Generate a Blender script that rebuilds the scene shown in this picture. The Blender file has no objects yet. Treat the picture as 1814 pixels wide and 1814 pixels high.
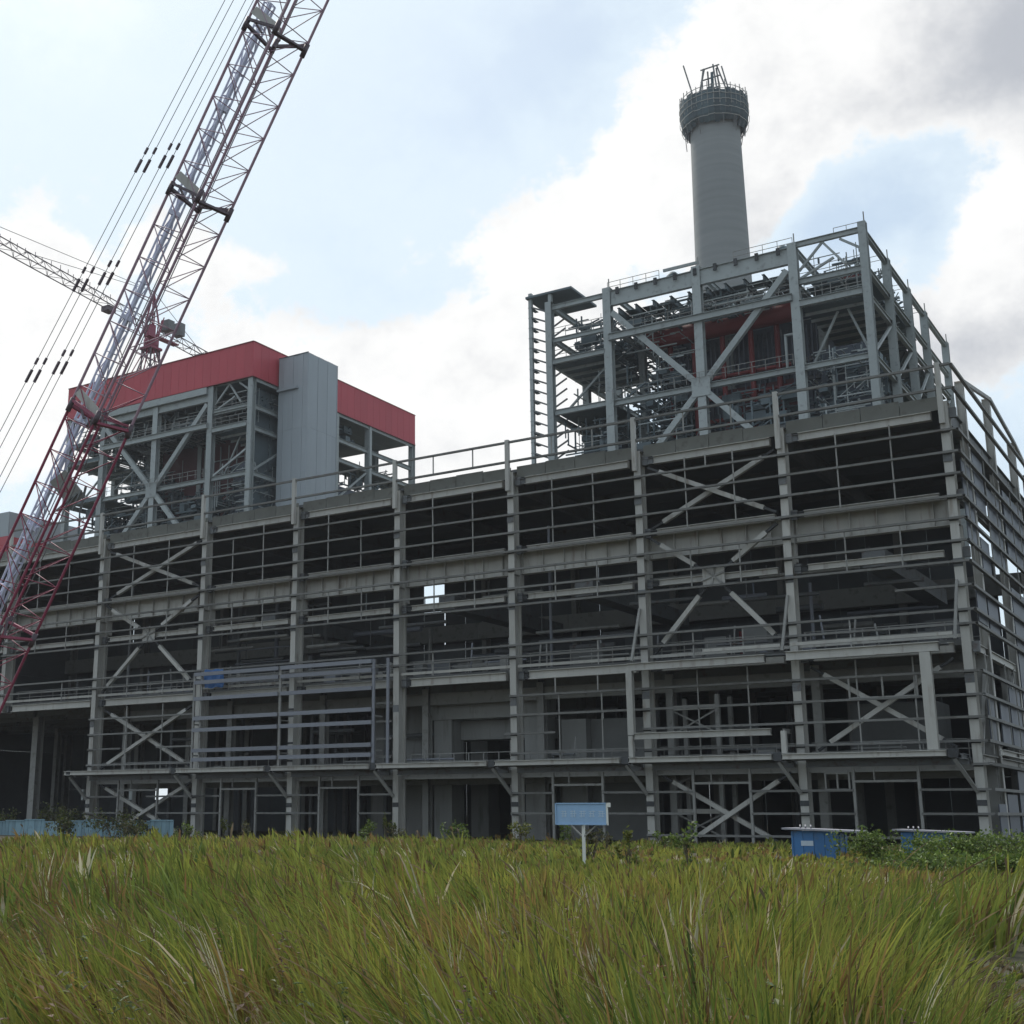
import bpy, bmesh, math, random
import numpy as np
from mathutils import Vector, Matrix, noise
random.seed(7)
rng = np.random.default_rng(7)
SC = bpy.context.scene
COL = SC.collection
rad = math.radians
V = Vector

# ------------------------------------------------------------------ camera
CAMPOS = V((14.202, -78.817, 1.75))
YAW, PITCH, ROLL = rad(-33.647), rad(13.397), rad(0.105)
fw = V((math.sin(YAW)*math.cos(PITCH), math.cos(YAW)*math.cos(PITCH), math.sin(PITCH)))
rt = fw.cross(V((0, 0, 1))).normalized()
up = rt.cross(fw)
c_, s_ = math.cos(ROLL), math.sin(ROLL)
rt, up = c_*rt + s_*up, -s_*rt + c_*up
cam = bpy.data.cameras.new('camera')
cam_ob = bpy.data.objects.new('camera', cam)
COL.objects.link(cam_ob)
cam_ob.matrix_world = Matrix((( rt.x, up.x, -fw.x, CAMPOS.x), (rt.y, up.y, -fw.y, CAMPOS.y),
                              (rt.z, up.z, -fw.z, CAMPOS.z), (0, 0, 0, 1)))
cam.sensor_width = 36
cam.lens = 2251.27/1814*36
cam.shift_x = (907-731.42)/1814
cam.clip_start = 0.1
cam.clip_end = 6000
SC.camera = cam_ob

# ------------------------------------------------------------------ view, sun, sky
SC.view_settings.view_transform = 'Standard'
SC.view_settings.look = 'None'
SC.view_settings.gamma = 1
SC.view_settings.use_curve_mapping = False
SC.view_settings.exposure = 0.0
SUN_EL, SUN_AZ = rad(52), rad(-62)          # azimuth from +Y towards +X: ahead and to the left, behind the plant
sun = bpy.data.lights.new('sun', 'SUN')
sun.energy = 3.6
sun.angle = rad(9)
sun.color = (1.0, 0.95, 0.87)
sun_ob = bpy.data.objects.new('sun', sun)
COL.objects.link(sun_ob)
sd = V((math.sin(SUN_AZ)*math.cos(SUN_EL), math.cos(SUN_AZ)*math.cos(SUN_EL), math.sin(SUN_EL)))
sun_ob.rotation_euler = sd.to_track_quat('Z', 'Y').to_euler()
sun_ob.location = sd*200

W = bpy.data.worlds.new('World')
SC.world = W
W.use_nodes = True
nt = W.node_tree
nt.nodes.clear()
N = nt.nodes.new
def lk(a, b): nt.links.new(a, b)
def val(x):
    n = N('ShaderNodeValue'); n.outputs[0].default_value = x; return n.outputs[0]
def mth(op, a, b=None, c=None, clamp=False):
    n = N('ShaderNodeMath'); n.operation = op; n.use_clamp = clamp
    for i, x in enumerate((a, b, c)):
        if x is None: continue
        if isinstance(x, (int, float)): n.inputs[i].default_value = x
        else: lk(x, n.inputs[i])
    return n.outputs[0]
def mixc(f, a, b):
    n = N('ShaderNodeMix'); n.data_type = 'RGBA'
    if isinstance(f, (int, float)): n.inputs[0].default_value = f
    else: lk(f, n.inputs[0])
    for s, x in ((6, a), (7, b)):
        if isinstance(x, tuple): n.inputs[s].default_value = (*x, 1)
        else: lk(x, n.inputs[s])
    return n.outputs[2]
def ramp(x, lo, hi):
    n = N('ShaderNodeMapRange'); n.interpolation_type = 'SMOOTHSTEP'
    n.inputs[1].default_value = lo; n.inputs[2].default_value = hi
    lk(x, n.inputs[0]); return n.outputs[0]
sky = N('ShaderNodeTexSky'); sky.sky_type = 'NISHITA'; sky.sun_disc = False
sky.sun_elevation = SUN_EL; sky.sun_rotation = SUN_AZ
sky.air_density = 1.0; sky.dust_density = 1.5
tc = N('ShaderNodeTexCoord')
DIR = tc.outputs['Generated']
sep = N('ShaderNodeSeparateXYZ'); lk(DIR, sep.inputs[0])
az = mth('MULTIPLY', mth('ARCTAN2', sep.outputs[0], sep.outputs[1]), 57.2958)
el = mth('MULTIPLY', mth('ARCSINE', sep.outputs[2]), 57.2958)
def blobs(lst):
    tot = None
    for (a, e, sa, se, w) in lst:
        dx = mth('MULTIPLY', mth('SUBTRACT', az, a), 1/sa)
        dy = mth('MULTIPLY', mth('SUBTRACT', el, e), 1/se)
        g = mth('MULTIPLY', mth('EXPONENT', mth('MULTIPLY', mth('ADD', mth('MULTIPLY', dx, dx), mth('MULTIPLY', dy, dy)), -1.0)), w)
        tot = g if tot is None else mth('ADD', tot, g)
    return tot
def fbm(scale, detail, rough, seed=0.0, zs=1.6):
    mp = N('ShaderNodeMapping'); mp.inputs['Scale'].default_value = (1, 1, zs); mp.inputs['Location'].default_value = (seed, seed*.7, seed*.3)
    lk(DIR, mp.inputs[0])
    n = N('ShaderNodeTexNoise'); n.inputs['Scale'].default_value = scale; n.inputs['Detail'].default_value = detail; n.inputs['Roughness'].default_value = rough
    lk(mp.outputs[0], n.inputs['Vector']); return n.outputs[0]
n1 = mth('SUBTRACT', fbm(5.0, 10, .58, 3.1), .5)
n2 = mth('SUBTRACT', fbm(14, 9, .62, 8.3, 1.2), .5)
n3 = mth('SUBTRACT', fbm(38, 8, .62, 1.7, 1.1), .5)
nn = mth('ADD', mth('ADD', mth('MULTIPLY', n1, .9), mth('MULTIPLY', n2, 1.0)), mth('MULTIPLY', n3, .5))
# cumulus: density = wandering noise plus the banks of this sky (azimuth, elevation, spreads, weight)
dens = mth('ADD', mth('ADD', nn, -.16), blobs([
    (-22.5, 27.5, 4.6, 3.3, .62), (-17.5, 30.5, 4.8, 3.0, .68), (-10, 31.5, 5.5, 3.2, .8), (-3, 29.5, 5.5, 4.2, .9), (-13, 35, 7, 3, .6), (-27.5, 24.0, 3.4, 2.8, .52), (-20.5, 25.6, 4.0, 1.9, .42),
    (-17.2, 26.2, 1.9, 1.2, .3), (-5.8, 22.8, 3.4, 3.1, .95), (-8.3, 19.2, 3.6, 2.4, .5), (-24, 20.5, 4, 2.4, .5), (-31, 17, 6, 3.2, .62),
    (-45.5, 24.3, 3.2, 1.7, .5), (-51.5, 22.5, 3, 3.5, .6), (-50, 17, 6, 4, .5), (-37, 14.5, 6, 2.6, .55), (-41.0, 24.2, 2.4, .8, .30), (-29.5, 21, 3.0, 1.5, .25), (-34, 24.8, 1.5, 2.2, .22),
    (-11.9, 26.6, 2.3, .7, -.34), (-13.6, 24.9, 2.2, 1.1, -.5), (-10.8, 25.2, 1.7, 1.0, -.4), (-9.9, 23.2, 1.0, 1.5, -.3), (-31, 31.0, 5.5, 3.5, -.35), (-46, 31, 7, 3, -.12), (-36, 22.6, 3, 1.2, -.15), (-40, 20, 5, 2.4, .42), (-33, 20.5, 4, 2.2, .36), (-31, 25, 2.2, 1.2, .22), (-45, 32.5, 4, 1.2, .22), (-39.5, 28, 4, 3, -.2), (-26, 33.5, 2.6, 1.5, -.3)]))
cl = ramp(dens, .0, .22)
veil = ramp(mth('ADD', mth('ADD', dens, mth('MULTIPLY', n1, .6)), blobs([(-42, 29, 13, 7, .35)])), -.7, .15)
grey = mth('ADD', mth('ADD', mth('ADD', mth('MULTIPLY', n1, .75), mth('MULTIPLY', n3, .5)), mth('ADD', mth('MULTIPLY', n2, .95), .10)), blobs([(-5.0, 31.0, 5.5, 3.0, .85), (-9, 29.3, 7, 1.3, .38), (-8, 18.9, 5, 2.0, .62), (-4.5, 27.0, 4, 1.2, .3), (-20, 25.2, 4, 1.6, .22), (-25.5, 22.4, 2.2, 1.3, .35), (-36, 23, 3, 1.5, .4), (-16.2, 24.8, 2.6, 1.2, .25), (-31, 19.4, 3, 1.0, .28)]))
grey = ramp(grey, .0, 1.1)
sb = N('ShaderNodeVectorMath'); sb.operation = 'MULTIPLY'; sb.inputs[1].default_value = (1.45, 1.5, 1.42); lk(sky.outputs[0], sb.inputs[0])
base = mixc(mth('MULTIPLY_ADD', veil, .42, .48), sb.outputs[0], (8.1, 9.3, 10.2))
white = mixc(grey, (10.3, 10.3, 10.2), (5.2, 5.45, 5.95))
skyc = mixc(cl, base, white)
bg = N('ShaderNodeBackground'); bg.inputs['Strength'].default_value = 0.1
lk(skyc, bg.inputs['Color'])
out = N('ShaderNodeOutputWorld'); lk(bg.outputs[0], out.inputs[0])

# ------------------------------------------------------------------ materials
MATS = {}
def mat(name, col, rough=.6, var=.12, nscale=1.2, namt=.25, metal=0.0, dirt=None, streak=False, bump=0.0, band=False, attr=None, trans=None):
    if name in MATS: return MATS[name]
    m = bpy.data.materials.new(name); m.use_nodes = True
    t = m.node_tree; b = t.nodes['Principled BSDF']
    b.inputs['Roughness'].default_value = rough; b.inputs['Metallic'].default_value = metal
    b.inputs['Specular IOR Level'].default_value = .3
    def n(k): return t.nodes.new(k)
    L = t.links.new
    tex = n('ShaderNodeTexCoord'); geo = n('ShaderNodeNewGeometry')
    mp = n('ShaderNodeMapping'); mp.inputs['Scale'].default_value = (1, 1, .18) if streak else ((.25, .25, 6) if band else (1, 1, 1))
    L(geo.outputs['Position'], mp.inputs[0])
    no = n('ShaderNodeTexNoise'); no.inputs['Scale'].default_value = nscale; no.inputs['Detail'].default_value = 6; no.inputs['Roughness'].default_value = .65
    L(mp.outputs[0], no.inputs['Vector'])
    oi = n('ShaderNodeObjectInfo')
    # value factor = 1 + var*(rand-.5)*2 + namt*(noise-.5)*2
    a = n('ShaderNodeMath'); a.operation = 'MULTIPLY_ADD'; a.inputs[1].default_value = 2*var; a.inputs[2].default_value = 1-var; L(oi.outputs['Random'], a.inputs[0])
    c = n('ShaderNodeMath'); c.operation = 'MULTIPLY_ADD'; c.inputs[1].default_value = 2*namt; c.inputs[2].default_value = -namt; L(no.outputs[0], c.inputs[0])
    s = n('ShaderNodeMath'); s.operation = 'ADD'; L(a.outputs[0], s.inputs[0]); L(c.outputs[0], s.inputs[1])
    vm = n('ShaderNodeVectorMath'); vm.operation = 'SCALE'; L(s.outputs[0], vm.inputs['Scale'])
    if attr:
        at = n('ShaderNodeAttribute'); at.attribute_name = attr; L(at.outputs['Color'], vm.inputs[0])
    else: vm.inputs[0].default_value = col
    last = vm.outputs[0]
    if dirt:
        no2 = n('ShaderNodeTexNoise'); no2.inputs['Scale'].default_value = nscale*2.7; no2.inputs['Detail'].default_value = 8
        L(mp.outputs[0], no2.inputs['Vector'])
        r = n('ShaderNodeMapRange'); r.inputs[1].default_value = .56; r.inputs[2].default_value = .74; r.inputs[4].default_value = .7; L(no2.outputs[0], r.inputs[0])
        mx = n('ShaderNodeMix'); mx.data_type = 'RGBA'; L(r.outputs[0], mx.inputs[0]); L(last, mx.inputs[6]); mx.inputs[7].default_value = (*dirt, 1)
        last = mx.outputs[2]
    L(last, b.inputs['Base Color'])
    if trans:
        tr = n('ShaderNodeBsdfTranslucent'); L(last, tr.inputs[0])
        ms = n('ShaderNodeMixShader'); ms.inputs[0].default_value = trans
        L(b.outputs[0], ms.inputs[1]); L(tr.outputs[0], ms.inputs[2]); L(ms.outputs[0], t.nodes['Material Output'].inputs[0])
    if bump:
        bp = n('ShaderNodeBump'); bp.inputs['Strength'].default_value = bump; bp.inputs['Distance'].default_value = .05; L(no.outputs[0], bp.inputs['Height']); L(bp.outputs[0], b.inputs['Normal'])
    MATS[name] = m
    return m
RUST = (.09, .055, .04)
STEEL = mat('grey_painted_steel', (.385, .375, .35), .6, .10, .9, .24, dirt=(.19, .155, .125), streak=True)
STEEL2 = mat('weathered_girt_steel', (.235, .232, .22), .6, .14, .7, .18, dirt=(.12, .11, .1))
GIRTM = mat('dull_galvanised_girt', (.145, .143, .136), .65, .16, .6, .2, dirt=(.08, .072, .062))
STEELD = mat('dull_dark_steel', (.135, .14, .145), .65, .2, .8, .3, dirt=RUST)
CLEAT = mat('dark_primer_steel', (.05, .052, .055), .7, .2)
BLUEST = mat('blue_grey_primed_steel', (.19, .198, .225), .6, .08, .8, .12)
DECK = mat('mossy_roof_deck', (.15, .152, .138), .8, .06, .6, .3, dirt=(.07, .066, .052))
CONC = mat('raw_concrete', (.27, .27, .26), .85, .08, .6, .22, dirt=(.13, .125, .11), streak=True)
CONCD = mat('dark_stained_concrete', (.17, .172, .168), .9, .1, .5, .3)
CHIM = mat('slipformed_chimney_concrete', (.22, .23, .232), .9, .0, .09, .26, band=True)
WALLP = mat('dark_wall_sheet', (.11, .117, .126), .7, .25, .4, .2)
PANEL = mat('blue_grey_wall_sheet', (.09, .10, .125), .5, .2, .4, .15)
REDCL = mat('red_cladding', (.40, .055, .072), .5, .05, .25, .08)
GREYCL = mat('grey_cladding', (.30, .33, .355), .5, .03, .22, .08)
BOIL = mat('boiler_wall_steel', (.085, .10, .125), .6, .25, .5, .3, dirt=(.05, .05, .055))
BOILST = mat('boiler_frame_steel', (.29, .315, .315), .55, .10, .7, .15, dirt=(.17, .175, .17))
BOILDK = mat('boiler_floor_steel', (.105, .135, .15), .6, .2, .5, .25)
REDPR = mat('red_primed_pipe', (.15, .028, .03), .6, .2, .5, .25)
CRRED = mat('crane_red_paint', (.22, .04, .075), .5, .08, .8, .15, dirt=(.14, .03, .04))
CRDK = mat('greasy_crane_steel', (.10, .075, .09), .6, .2)
ROPE = mat('wire_rope', (.12, .12, .125), .5, .05)
PALE = mat('pale_lilac_boom_paint', (.52, .53, .66), .5, .04, .4, .08)
NET = mat('grey_green_safety_net', (.052, .078, .09), .85, .3, .6, .35)
SIGNB = mat('faded_blue_board', (.25, .385, .56), .6, .02, 3, .12)
SIGNL = mat('pale_worn_lettering', (.46, .56, .66), .7, .05, 3, .1)
WHITEP = mat('white_painted_post', (.62, .62, .58), .6, .03, 2, .12)
HUTB = mat('blue_sheet_metal', (.045, .14, .31), .5, .15, 1.5, .2, dirt=(.08, .12, .17))
HUTR = mat('pale_metal_roof', (.26, .26, .29), .5, .08, 1.5, .15)
FENB = mat('faded_blue_hoarding', (.18, .28, .33), .7, .2, 1.0, .25, dirt=(.16, .22, .25))
TARP = mat('blue_tarpaulin', (.04, .12, .30), .6, .05, 1, .2)
SOIL = mat('field_soil', (.055, .05, .03), .95, 0, .5, .35, bump=.4)
GRASS = mat('grass_blades', (1, 1, 1), .75, 0, .25, .12, attr='Col', trans=.32)
LEAF = mat('shrub_leaves', (1, 1, 1), .6, .06, 1.5, .15, attr='Col', trans=.3)
STEM = mat('shrub_stems', (.09, .075, .045), .9, .1)
TYRE = mat('crawler_track_steel', (.05, .048, .045), .7, .1)

# ------------------------------------------------------------------ builders
MESH = {}
def prof_mesh(kind, w, h, m):
    """unit-long bar along +Z, section w (X) by h (Y); reused by every member of that section"""
    key = (kind, round(w, 3), round(h, 3), m.name)
    if key in MESH: return MESH[key]
    a, b = w/2, h/2
    if kind == 'box': P = [(-a, -b), (a, -b), (a, b), (-a, b)]
    elif kind == 'I':
        tf, tw = min(.035, h*.12)+.01, .03
        P = [(-a, -b), (a, -b), (a, -b+tf), (tw, -b+tf), (tw, b-tf), (a, b-tf), (a, b), (-a, b), (-a, b-tf), (-tw, b-tf), (-tw, -b+tf), (-a, -b+tf)]
    elif kind == 'C':                                      # web on the -Y side, open to +Y
        t = .02
        P = [(-a, -b), (a, -b), (a, b), (a-t, b), (a-t, -b+t), (-a+t, -b+t), (-a+t, b), (-a, b)]
    elif kind == 'tube':
        n = 8; P = [(a*math.cos(2*math.pi*i/n), b*math.sin(2*math.pi*i/n)) for i in range(n)]
    bm = bmesh.new()
    lo = [bm.verts.new((x, y, 0)) for x, y in P]; hi = [bm.verts.new((x, y, 1)) for x, y in P]
    n = len(P)
    for i in range(n):
        f = bm.faces.new((lo[i], lo[(i+1) % n], hi[(i+1) % n], hi[i]))
        if kind == 'tube': f.smooth = True
    bm.faces.new(lo[::-1]); bm.faces.new(hi)
    bmesh.ops.triangulate(bm, faces=[f for f in bm.faces if len(f.verts) > 4])
    bm.normal_update()
    me = bpy.data.meshes.new('bar_'+kind); bm.to_mesh(me); bm.free(); me.materials.append(m)
    MESH[key] = me
    return me
def put(name, me, parent, mw):
    o = bpy.data.objects.new(name, me); COL.objects.link(o)
    if parent is not None:
        o.parent = parent
        o.matrix_basis = parent.matrix_world.inverted() @ mw if parent.get('_sub') else Matrix.Translation(-V(parent.location)) @ mw
    else: o.matrix_basis = mw
    return o
def member(name, parent, p0, p1, kind, w, h, m, face=(0, -1, 0)):
    """bar from p0 to p1; `face` is the way its -Y side looks"""
    p0, p1 = V(p0), V(p1); d = p1-p0; L = d.length; z = d/L
    y = -V(face); y = y - z*y.dot(z)
    if y.length < 1e-4: y = V((1, 0, 0)) - z*z.x
    y.normalize(); x = y.cross(z)
    mw = Matrix(((x.x, y.x, z.x*L, p0.x), (x.y, y.y, z.y*L, p0.y), (x.z, y.z, z.z*L, p0.z), (0, 0, 0, 1)))
    return put(name, prof_mesh(kind, w, h, m), parent, mw)
UB = {}
def box(name, parent, lo, hi, m):
    if m.name not in UB:
        bm = bmesh.new(); bmesh.ops.create_cube(bm, size=1); me = bpy.data.meshes.new('plate'); bm.to_mesh(me); bm.free(); me.materials.append(m); UB[m.name] = me
    lo, hi = V(lo), V(hi); s = hi-lo; c = (hi+lo)/2
    return put(name, UB[m.name], parent, Matrix.Translation(c) @ Matrix.Diagonal((abs(s.x), abs(s.y), abs(s.z), 1)))
def beamx(name, par, x0, x1, y, z, w, h, m, kind='I'):  # horizontal bar along X, w deep in Y, h tall
    return member(name, par, (x0, y, z), (x1, y, z), kind, w, h, m, face=(0, 0, 1)) if kind == 'I' else member(name, par, (x0, y, z), (x1, y, z), kind, h, w, m, face=(0, -1, 0))
def beamy(name, par, x, y0, y1, z, w, h, m, kind='I'):
    return member(name, par, (x, y0, z), (x, y1, z), kind, w, h, m, face=(0, 0, 1)) if kind == 'I' else member(name, par, (x, y0, z), (x, y1, z), kind, h, w, m, face=(1, 0, 0))
def thing(name, label, cat, loc=(0, 0, 0), group=None):
    o = bpy.data.objects.new(name, None); COL.objects.link(o); o.location = loc
    o.empty_display_size = .5
    o['label'] = label; o['category'] = cat
    if group: o['group'] = group
    return o
def tag(o, label, cat, group=None):
    o['label'] = label; o['category'] = cat
    if group: o['group'] = group
    return o
def from_bm(name, bm, m, parent=None, smooth=False):
    me = bpy.data.meshes.new(name); bm.to_mesh(me); bm.free()
    if smooth:
        for p in me.polygons: p.use_smooth = True
    for mm in (m if isinstance(m, list) else [m]): me.materials.append(mm)
    return put(name, me, parent, Matrix.Identity(4))
def bm_bar(bm, p0, p1, w):
    p0, p1 = V(p0), V(p1); z = (p1-p0).normalized()
    x = z.cross(V((0, 0, 1)))
    x = x.normalized() if x.length > .01 else V((1, 0, 0))
    y = z.cross(x); r = w/2
    lo = [bm.verts.new(p0+x*r*a+y*r*b) for a, b in ((-1, -1), (1, -1), (1, 1), (-1, 1))]
    hi = [bm.verts.new(p1+x*r*a+y*r*b) for a, b in ((-1, -1), (1, -1), (1, 1), (-1, 1))]
    for i in range(4): bm.faces.new((lo[i], lo[(i+1) % 4], hi[(i+1) % 4], hi[i]))
    bm.faces.new(lo[::-1]); bm.faces.new(hi)
def bm_box(bm, lo, hi):
    r = bmesh.ops.create_cube(bm, size=1)
    lo, hi = V(lo), V(hi)
    for v in r['verts']: v.co = V(((lo[i]+hi[i])/2 + v.co[i]*(hi[i]-lo[i]) for i in range(3)))
def lathe(name, prof, n, m, parent, cx, cy, smooth=True):
    bm = bmesh.new(); rings = []
    for r, z in prof: rings.append([bm.verts.new((cx+r*math.cos(2*math.pi*i/n), cy+r*math.sin(2*math.pi*i/n), z)) for i in range(n)])
    for a, b in zip(rings, rings[1:]):
        for i in range(n): bm.faces.new((a[i], a[(i+1) % n], b[(i+1) % n], b[i]))
    bm.faces.new(rings[-1])
    return from_bm(name, bm, m, parent, smooth)

# ------------------------------------------------------------------ the ground
bm = bmesh.new()
ring = [40, 90, 180, 400, 900, 2400]
cx, cy = -10, 0
prev = None
for r in ring:
    cur = [bm.verts.new((cx+r*math.cos(2*math.pi*i/64), cy+r*math.sin(2*math.pi*i/64), 0)) for i in range(64)]
    if prev is None: bm.faces.new(cur)
    else:
        for i in range(64): bm.faces.new((prev[i], cur[i], cur[(i+1) % 64], prev[(i+1) % 64]))
    prev = cur
g = from_bm('ground', bm, SOIL); g['kind'] = 'structure'

# ------------------------------------------------------------------ turbine hall
GZ = [24.33, 22.95, 21.6, 20.22, 18.89, 17.53, 16.29, 13.43, 12.61, 9.87, 8.52, 7.25, 5.9, 4.6, 3.2, 1.85, .5]
XC = [-72.5, -60, -50, -40, -30, -20, -10, 0]
XALL = [-110, -97.5, -85] + XC
D = 31.0
hall = thing('turbine_hall', 'long open grey steel frame hall of columns and rails across the middle', 'building', (-36, 15, 0))
# columns, front row and back row
for i, X in enumerate(XALL):
    low = i >= 3
    member('column', hall, (X+.25, .45, 0), (X+.25, .45, 18.6), 'I', .5, .9, STEEL) if low else member('column', hall, (X+.25, .45, 11), (X+.25, .45, 18.6), 'I', .5, .9, STEEL)
    member('column', hall, (X+.25, .45, 18.6), (X+.25, .45, 26.2), 'I', .5, .8, STEEL)
    box('crane_corbel', hall, (X+.05, .92, 17.5), (X+.45, 1.55, 18.7), STEEL)
    box('column_web_plate', hall, (X+.15, .9, 0 if low else 11), (X+.35, 1.25, 17.5), STEEL)
    member('parapet_post', hall, (X+.17, -.16, 24.75), (X+.17, -.16, 28.6), 'box', .3, .26, STEEL)
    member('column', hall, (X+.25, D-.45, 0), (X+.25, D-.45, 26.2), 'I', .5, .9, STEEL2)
    for z in ((9.2, 16.0, 22.4) if low else (16.0, 22.4)):
        box('column_splice', hall, (X-.015, -.022, z), (X+.515, -.003, z+.5), STEELD)
    for z in (11.0, 16.6, 20.1, 25.2): box('connection_plate', hall, (X+.5, .38, z), (X+.9, .62, z+.62), STEELD)
    # roof girder across the hall, and the haunch under it
    beamy('roof_girder', hall, X+.25, .9, D-.9, 25.55, .4, 1.2, STEELD)
    if low:
        member('column', hall, (X+.25, 4.3, 0), (X+.25, 4.3, 11.2), 'I', .55, .6, STEEL2)
        for yy in (12.5, 21): member('column', hall, (X+.25, yy, 0), (X+.25, yy, 11.2), 'I', .55, .6, STEEL2)
    else:
        member('column', hall, (X+.25-2.2, 6.5, 0), (X+.25-2.2, 6.5, 11.2), 'I', .8, .8, STEEL2)
        member('column', hall, (X+.25, 18, 0), (X+.25, 18, 11.2), 'I', .55, .6, STEEL2)
bays = list(zip(XALL[:-1], XALL[1:]))
for bi, (a, b) in enumerate(bays):
    w = b-a
    inr = bi >= 3                                       # a bay with the full-height grid
    beamx('roof_beam', hall, a+1.3, b-.55, .5, 25.5, .4, .55, STEEL)
    beamx('roof_beam_splice', hall, a+.52, a+1.3, .5, 25.47, .3, .45, STEELD)
    k = int(round(w/2.5))
    for j in range(k):
        box('fascia_sheet', hall, (a+.52+j*(w-.5)/k, .62, 25.86), (a+.48+(j+1)*(w-.5)/k, .70+.02*(j % 2), 26.72+.05*((j*7+bi*3) % 3)), DECK)
    box('roof_sheet', hall, (a+.02, .72, 26.35), (b-.02, 15.4, 26.55), WALLP)
    box('roof_sheet', hall, (a+.02, 15.45, 26.35), (b-.02, D, 26.55), WALLP)
    for yy in (5.5, 10.5, 20, 25): beamx('purlin', hall, a+.5, b, yy, 26.1, .2, .35, STEELD)
    beamx('tie_beam', hall, a+1.35, b-.5, .5, 20.42, .35, .42, STEEL)
    beamx('tie_beam_splice', hall, a+.52, a+1.35, .5, 20.4, .3, .36, CLEAT)
    beamx('tie_beam', hall, a+1.35, b-.55, .5, 16.93, .35, .42, STEEL)
    beamx('tie_beam_splice', hall, a+.52, a+1.35, .5, 16.9, .3, .36, CLEAT)
    # crane girders front and back with stiffeners
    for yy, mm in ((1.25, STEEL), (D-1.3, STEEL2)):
        cg = beamx('crane_girder', hall, a+.02, b-.02, yy, 19.55, .55, 1.65, mm)
        n = int(round(w/1.67))
        for j in range(n if yy < 2 else 0): box('stiffener', hall, (a+.6+j*w/n, yy-.26, 18.8), (a+.64+j*w/n, yy-.03, 20.3), mm)
        if yy > 2: box('girder_web_plate', hall, (a+.02, yy-.30, 18.75), (b-.02, yy-.27, 20.35), mm)
    beamx('crane_rail', hall, a, b, 1.25, 20.44, .14, .14, CLEAT, 'box')
    # floors
    box('floor_slab', hall, (a+.02, 1.3, 11.55), (b-.02, D-1, 11.9), CONCD)
    beamx('floor_beam', hall, a+1.3, b-.5, .5, 11.33, .4, .6, STEEL)
    beamx('floor_beam_splice', hall, a+.52, a+1.3, .5, 11.3, .3, .5, CLEAT)
    beamx('kick_rail', hall, a+.55, b-.05, .25, 11.98, .12, .2, STEEL, 'box')
    for yy in (4.3, 8, 12.5, 17, 21, 26): beamx('floor_joist', hall, a+.5, b, yy, 11.2, .3, .65, STEELD)
    if inr:
        box('floor_slab', hall, (a+.02, .95, 4.75), (b-.02, D-1, 5.0), CONCD)
        beamx('floor_beam', hall, a+.55, b-.05, .6, 4.55, .35, .55, STEEL2)
        beamx('floor_beam', hall, a+.5, b, 4.3, 4.3, .35, .7, STEEL2)
        beamx('floor_beam', hall, a+.5, b, 4.3, 10.4, .35, .9, STEEL2)
    # railing on the operating floor
    for j in range(int(w/1.6)):
        member('railing_post', hall, (a+.9+j*1.6, 1.45, 11.9), (a+.9+j*1.6, 1.45, 13.0), 'box', .05, .05, STEEL2)
    beamx('handrail', hall, a+.55, b, 1.45, 13.0, .06, .06, STEEL2, 'box')
    beamx('handrail', hall, a+.55, b, 1.45, 12.45, .05, .05, STEEL2, 'box')

def girt(a, b, z, y=-.13, m=GIRTM): return member('girt', hall, (a, y, z), (b, y, z), 'C', .14, .2, m, face=(0, -1, 0))
def cleat(X, z): box('girt_cleat', hall, (X-.02, -.03, z-.14), (X+.52, -.004, z+.02), CLEAT)
for z in (28.43, 26.94):
    for a, b in bays[2:]: girt(a+.02, b-.02, z)
    girt(0, .88, z)
for zi, z in enumerate(GZ):
    for bi, (a, b) in enumerate(bays):
        if bi < 2: continue
        bay = bi-3                                      # 0 = C0-C1 ... 6 = corner bay, -1 = left wing
        if bay == -1 and z < 12.5: continue
        segs = [(0, 1)]
        if z in (9.87, 8.52, 7.25, 5.9):
            if bay in (1,): segs = []
            if bay == 2: segs = [(.86, 1.0)]
            if bay == 3: segs = []
            if bay == 4 and z == 7.25: segs = [(-.04, .36)]
            if bay == 4 and z == 5.9: segs = [(0, .95)]
            if bay == 0 and z == 7.25: segs = [(0, .33), (.67, 1)]
        if z == 4.6: segs = []
        if z in (3.2, 1.85):
            segs = [(0, .33), (.70, 1)]
            if bay == 3: segs = []
            if bay == 0 and z == 3.2: segs = [(.05, .33), (.6, 1.2)]
        if z == .5: segs = [(0, 1)] if bay >= 5 else []
        for s0, s1 in segs: girt(a+.01+s0*(b-a), a-.01+s1*(b-a), z)
        if segs: cleat(a, z)
    if z != .5 or True:
        girt(0, .88, z); cleat(0, z)
girt(-3.4, -.02, 14.86); girt(0, .88, 14.86)
# sag rods
def rod(X, z0, z1, y=-.1): member('sag_rod', hall, (X, y, z0), (X, y, z1), 'box', .085, .06, STEEL2)
for bi, (a, b) in enumerate(bays):
    bay = bi-3
    if bay < -1: continue
    for fr in (.345, .68):
        X = a+.25+fr*(b-a)+random.uniform(-.12, .12)
        rod(X, 20.25, 25.2 if random.random() < .8 else 24.4)
        rod(X+.1, 16.35, 18.9)
        if random.random() < .5: rod(X, 11.7, 13.4)
        if bay in (0, 4, 5, 6): rod(X+.15, 5.3, 10.9 if bay != 4 else 9.8)
        if bay == 4: rod(X-.1, 9.9, 11)
        if bay in (3, 4, 5) : rod(X+.05, 26.9, 28.4)
    if bay == 5: rod(a+5.2, 24.3, 25.2)
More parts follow.
